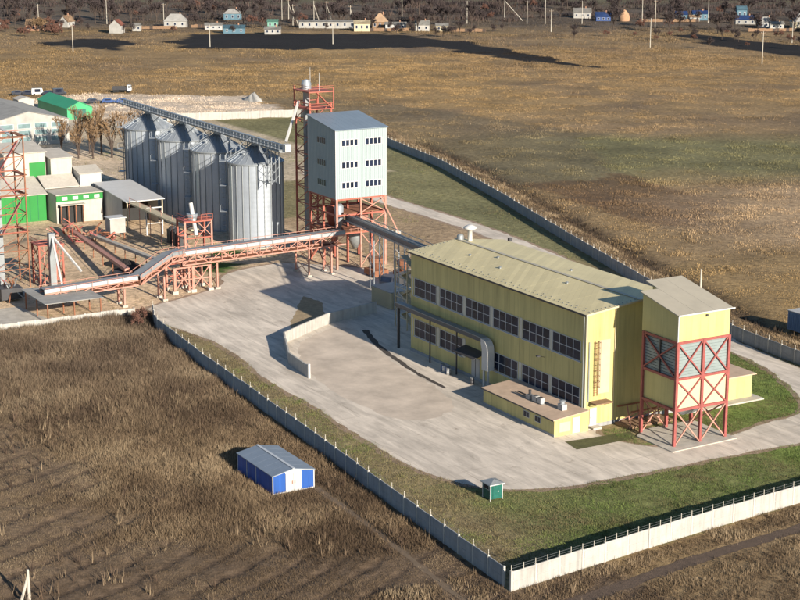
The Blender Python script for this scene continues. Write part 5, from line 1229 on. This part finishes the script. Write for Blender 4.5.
# parked cars and lorries at the back of the yard
def car(m_, label, loc, rot, van=False):
    t = thing('parked_car', (0,0,0), label, 'van' if van else 'car', 'vehicles parked behind the warehouse')
    hi = 2.1 if van else 1.45
    P = [(-2.1,.35),(2.15,.35),(2.2,.75),(1.5 if van else 1.2,.95),(1.2 if van else .6,hi),(-2.05 if van else -1.3,hi),(-2.15,.95)]
    b = MB(); n = len(P); b.v += [(x,-.85,z) for x, z in P]+[(x,.85,z) for x, z in P]; b.f.append(tuple(range(n))); b.f.append(tuple(range(2*n-1,n-1,-1)))
    for i in range(n): j = (i+1) % n; b.f.append((i,n+i,n+j,j))
    b.build('body', m_, t)
    for s in (-1, 1): MB().box(-1.2,.6,s*.86-.01,s*.86+.01,.98,hi-.12).build('side_window', M['glass'], t)
    MB().poly([(P[3][0]+.02,-.75,1.0),(P[3][0]+.02,.75,1.0),(P[4][0]+.03,.7,hi-.06),(P[4][0]+.03,-.7,hi-.06)]).build('windscreen', M['glass'], t)
    for x in (-1.35,1.35):
        for s in (-1, 1): MB().tube((x,s*.68,.33),(x,s*.88,.33),.33,.33,12).build('wheel', M['rubber'], t)
    t.location = loc; t.rotation_euler = (0,0,rot)
for i, (x, y, mm, van) in enumerate(((-369,46.5,'cardark',0),(-367.5,49.5,'cardark',0),(-366.5,52.2,'carwhite',1),(-364,55,'cardark',0),(-363,58,'cardark',1),(-337,60,'cardark',0),(-335,64,'carblue',0),(-333,68,'carblue',0))):
    car(M[mm], {'cardark':'dark car parked at the edge of the field behind the green hall','carwhite':'white van parked among the dark cars behind the green hall','carblue':'blue car parked beside the green hall'}[mm] if not (mm == 'cardark' and van) else 'dark van parked at the end of the car row behind the green hall', (x,y,0), R(75+random.uniform(-8,8)), bool(van))
tk = truck('truck', (-360,78,0), R(60), 'dark lorry with pale cab parked beyond the silos', M['carwhite'], M['dark']); tk.scale = (.85,.85,.85)
heap('rock_heap', -318,105,4.2,2.4,2.6, M['conc_white'], 'pale pinkish heap of stones beyond the silos')

# ------------------------------------------------------------------ grasses and reeds (uncountable): blades as real geometry
def project(x, y, z):
    dx = x-CAM.x; dy = y-CAM.y; dz = z-CAM.z; cp, sp = math.cos(R(PITCH)), math.sin(R(PITCH))
    f = dx*FD.x+dy*FD.y; r = dx*RT.x+dy*RT.y; depth = f*cp-dz*sp; up = f*sp+dz*cp
    return 400+1700*r/depth, 300-1700*up/depth, depth
def tufts(name, label, n, xr, yr, keep, hfun, cfun, k=6, spread=.22, wd=.07, lean=.35, zf=None):
    x = rng.uniform(*xr, n); y = rng.uniform(*yr, n); u, v, d = project(x, y, 0*x)
    ok = (u > -70) & (u < 870) & (v > -30) & (v < 690); x, y, d = x[ok], y[ok], d[ok]
    p = keep(x, y); ok = rng.random(len(x)) < p; x, y, d = x[ok], y[ok], d[ok]; n = len(x)
    h = hfun(x, y); col = cfun(x, y)
    X_ = np.repeat(x, k)+rng.normal(0, spread, n*k); Y_ = np.repeat(y, k)+rng.normal(0, spread, n*k); H_ = np.repeat(h, k)*rng.uniform(.45, 1.15, n*k)
    a = rng.uniform(0, 6.283, n*k); l = rng.uniform(0, lean, n*k)*H_; a2 = rng.uniform(0, 6.283, n*k)
    wv = wd*.7*rng.uniform(.6, 1.4, n*k)*(.5+np.minimum(H_, 2)*.6)
    z0 = np.zeros(n*k)-.03 if zf is None else zf(X_, Y_)-.03
    p0 = np.stack([X_-np.cos(a)*wv, Y_-np.sin(a)*wv, z0], -1); p1 = np.stack([X_+np.cos(a)*wv, Y_+np.sin(a)*wv, z0], -1); p2 = np.stack([X_+np.cos(a2)*l, Y_+np.sin(a2)*l, z0+H_], -1)
    V_ = np.stack([p0, p1, p2], 1).reshape(-1, 3); F_ = np.arange(len(V_)).reshape(-1, 3)
    cc = np.repeat(col, k, 0)*rng.uniform(.65, 1.35, (n*k, 1)); cc = np.repeat(cc, 3, 0)
    o = np_mesh(name, V_, F_, GRASS, cc); print(name, len(F_)); return tag(o, label, None, kind='stuff')
GRASS = attr_mat('grass_blades', rough=.85, nvar=0, bump=0)
def pal(x, y, cols, s=6):
    t = np.clip((fbm(x, y, s, 3)-.25)*2, 0, .999)*(len(cols)-1)+rng.normal(0, .45, len(x)); t = np.clip(t, 0, len(cols)-1.001)
    i = t.astype(int); f = (t-i)[:, None]; c = np.array(cols); return c[i]*(1-f)+c[i+1]*f
YARR = np.array(YR)
def zter(x, y):
    i = np.clip(np.searchsorted(ax, x)-1, 0, nx-2); j = np.clip(np.searchsorted(ay, y)-1, 0, ny-2)
    fx = (x-ax[i])/(ax[i+1]-ax[i]); fy = (y-ay[j])/(ay[j+1]-ay[j])
    return Zt[i,j]*(1-fx)*(1-fy)+Zt[i+1,j]*fx*(1-fy)+Zt[i,j+1]*(1-fx)*fy+Zt[i+1,j+1]*fx*fy
STRAW = [(.085,.058,.038),(.145,.102,.064),(.215,.155,.096),(.31,.235,.150)]
mown = mownf
def out_keep(x, y):
    k = (~inpoly(x, y, SITE)).astype(float)
    k *= ~((x > -7.6) & (x < 2.6) & (y > -43.5) & (y < -37.3))
    k *= np.clip((dist_line(x, y, [(2.2,-37.8),(14,-38.25),(26,-39.1),(40,-40.2)])-.25)/.9, 0, 1)
    k *= np.clip((dist_line(x, y, [(44,-46),(41.5,-30),(39.2,-14.6),(38,-.5),(37,16)])-.8)/.9, 0, 1)
    k *= 1-.8*rutf(x, y)
    k *= np.clip((dist_line(x, y, FENCE_FRONT)-.3)/.6, 0, 1)*np.clip((dist_line(x, y, FENCE_WHITE)-.3)/.6, 0, 1)
    return k
def hreed(x, y):
    h = .25+1.5*fbm(x, y, 6)**1.7*(.6+.8*fbm(x+9, y, 1.6)); tall = np.clip((-25-x)/35, 0, 1); return (h*(.8+.5*tall))*(1-.68*mown(x, y))
def creed(x, y):
    c = pal(x, y, STRAW, 9); m_ = mown(x, y)[:, None]; tall = np.clip((-20-x)/40, 0, 1)[:, None]
    c = c*(1-.4*tall)+np.array((.14,.108,.085))*.4*tall
    return c*(1-.22*m_)
tufts('reeds', 'tall dry reeds and weeds covering the field in front of the plant', 150000, (-85,75), (-95,-24), out_keep, hreed, creed, k=9, spread=.32, wd=.047, lean=.85, zf=zter)
tufts('tall_weeds', 'scattered taller dark and pale weed stalks in the reed field', 16000, (-85,60), (-95,-24), lambda x, y: out_keep(x, y)*np.clip(3*(fbm(x+20, y, 8)-.42), 0, 1)*(1-.8*mown(x, y)), lambda x, y: .7+1.1*fbm(x, y, 3), lambda x, y: pal(x, y, [(.05,.034,.026),(.09,.06,.042),(.15,.108,.07),(.22,.165,.105)], 2.5), k=6, spread=.14, wd=.045, lean=.5, zf=zter)
tufts('roadside_weeds', 'dry scrub between the white fence and the dirt track', 40000, (31,62), (-60,30), lambda x, y: out_keep(x, y)*np.clip(.25+fbm(x,y,5)*1.2,0,1), lambda x, y: .2+.55*fbm(x, y, 4)**1.5, lambda x, y: pal(x, y, STRAW, 4)*.8, k=6, spread=.25, wd=.06)
# outside the back fence
def back_keep(x, y): return (~inpoly(x, y, SITE))*(dist_line(x, y, FENCE_BACK) > .8)*np.clip(.12+4*(fbm(x, y, 5)-.45)+2*(fbm(x+70, y, 28)-.5), .04, 1)
gcol = lambda x, y: None
def cfield(x, y):
    i = np.clip(np.searchsorted(ax, x), 0, nx-1); j = np.clip(np.searchsorted(ay, y), 0, ny-1); return C[i, j]*rng.uniform(.45, 1.5, (len(x), 1))
tufts('field_grass', 'dry tussock grass over the fields behind the back fence', 330000, (-420,5), (38,330), lambda x, y: back_keep(x, y), lambda x, y: .14+.6*fbm(x, y, 8)**1.8, cfield, k=6, spread=.45, wd=.10, zf=zter)
tufts('fence_weeds', 'tall brown weeds on the spoil bank along the back fence', 60000, (-250,10), (40,112), lambda x, y: (~inpoly(x,y,SITE))*np.exp(-(dist_line(x, y, [(a-1.5,b+5.5) for a, b in FENCE_BACK])/3.2)**2)*.9, lambda x, y: .2+.5*fbm(x, y, 5), lambda x, y: pal(x, y, STRAW, 5)*.95, k=6, spread=.3, wd=.08, lean=.7, zf=zter)
tufts('ditch_brush', 'dark low brush along the furrow outside the back fence', 30000, (-250,10), (40,120), lambda x, y: (~inpoly(x,y,SITE))*np.exp(-(dist_line(x, y, [(a-2.0,b+9.2) for a, b in FENCE_BACK[1:]])/1.3)**2)*np.clip(fbm(x,y,7)*2-.3,0,1), lambda x, y: .35+.9*fbm(x, y, 4), lambda x, y: pal(x, y, [(.035,.026,.02),(.06,.043,.03),(.10,.07,.045)], 5), k=7, spread=.35, wd=.09, lean=.8, zf=zter)
tufts('far_scrub', 'dry brush on the fields towards the village', 90000, (-640,-330), (40,480), lambda x, y: (~inpoly(x,y,SITE))*(~inpoly(x,y,PLOUGH))*(~inpoly(x,y,GARDEN_R))*(~inpoly(x,y,GARDEN_L))*np.clip(2.4*(fbm(x, y, 26)-.32), .05, 1), lambda x, y: .2+.8*fbm(x, y, 14)**1.5, lambda x, y: cfield(x, y)*.72, k=5, spread=.8, wd=.16, zf=zter)
tufts('far_wood', 'dark leafless woodland and brush behind the village', 2600, (-1100,-480), (60,760), lambda x, y: (((-(x-CAM.x)*.866+(y-CAM.y)*.5) > 845)*np.clip((fbm(x, y, 60)-.3)*4, .15, 1)), lambda x, y: 1.5+5*fbm(x, y, 20)**2, lambda x, y: pal(x, y, [(.040,.032,.033),(.060,.045,.042),(.085,.06,.05)], 30), k=60, spread=2.6, wd=.16, lean=.9)
# inside the site: green verge, olive strip by the long fence, grass by the back road
def in_keep(x, y):
    k = inpoly(x, y, SITE)*(~inpoly(x, y, YR)); k = k*(dist_line(x, y, FENCE_FRONT) > .4)*(dist_line(x, y, FENCE_WHITE) > .4)
    k = k*~((x > 13.2) & (x < 16) & (y > -24.2) & (y < -21.2))
    k = k*~((x > -42.5) & (x < 1.8) & (y > -5.5) & (y < 27.5))*~((x > 3.5) & (x < 12.6) & (y > 3) & (y < 13.8))
    return k.astype(float)
GREEN = [(.13,.105,.055),(.085,.105,.032),(.095,.145,.038),(.145,.185,.055)]
OLIVE = [(.11,.088,.052),(.17,.135,.075),(.19,.17,.08),(.11,.14,.04)]
isg = lambda x, y: np.clip((x*.6+y+14+30*(fbm(x, y, 6)-.5))/12, 0, 1)*np.clip(.5+2.2*(fbm(x+40, y, 3.5)-.3), 0, 1)
tufts('verge_grass', 'green and olive grass on the verges inside the fences', 120000, (-82,34), (-36,45), in_keep, lambda x, y: .12+.32*fbm(x, y, 3)**1.5,
      lambda x, y: pal(x, y, GREEN, 4)*isg(x, y)[:, None]+pal(x, y, OLIVE, 4)*(1-isg(x, y)[:, None]), k=6, spread=.2, wd=.05, lean=.7)
tufts('yard_weeds', 'sparse dry weeds over the sandy mill yard and rear paddock', 26000, (-240,-60), (-50,100), lambda x, y: inpoly(x,y,SITE)*(~inpoly(x,y,YR))*np.clip((fbm(x,y,7)-.42)*5,0,.9)*~((x > -187) & (x < -144) & (y > -28) & (y < 6))*~((x > -181) & (x < -115) & (y > 7) & (y < 28)), lambda x, y: .15+.3*fbm(x, y, 3), lambda x, y: pal(x, y, OLIVE, 4), k=5, spread=.3, wd=.07)
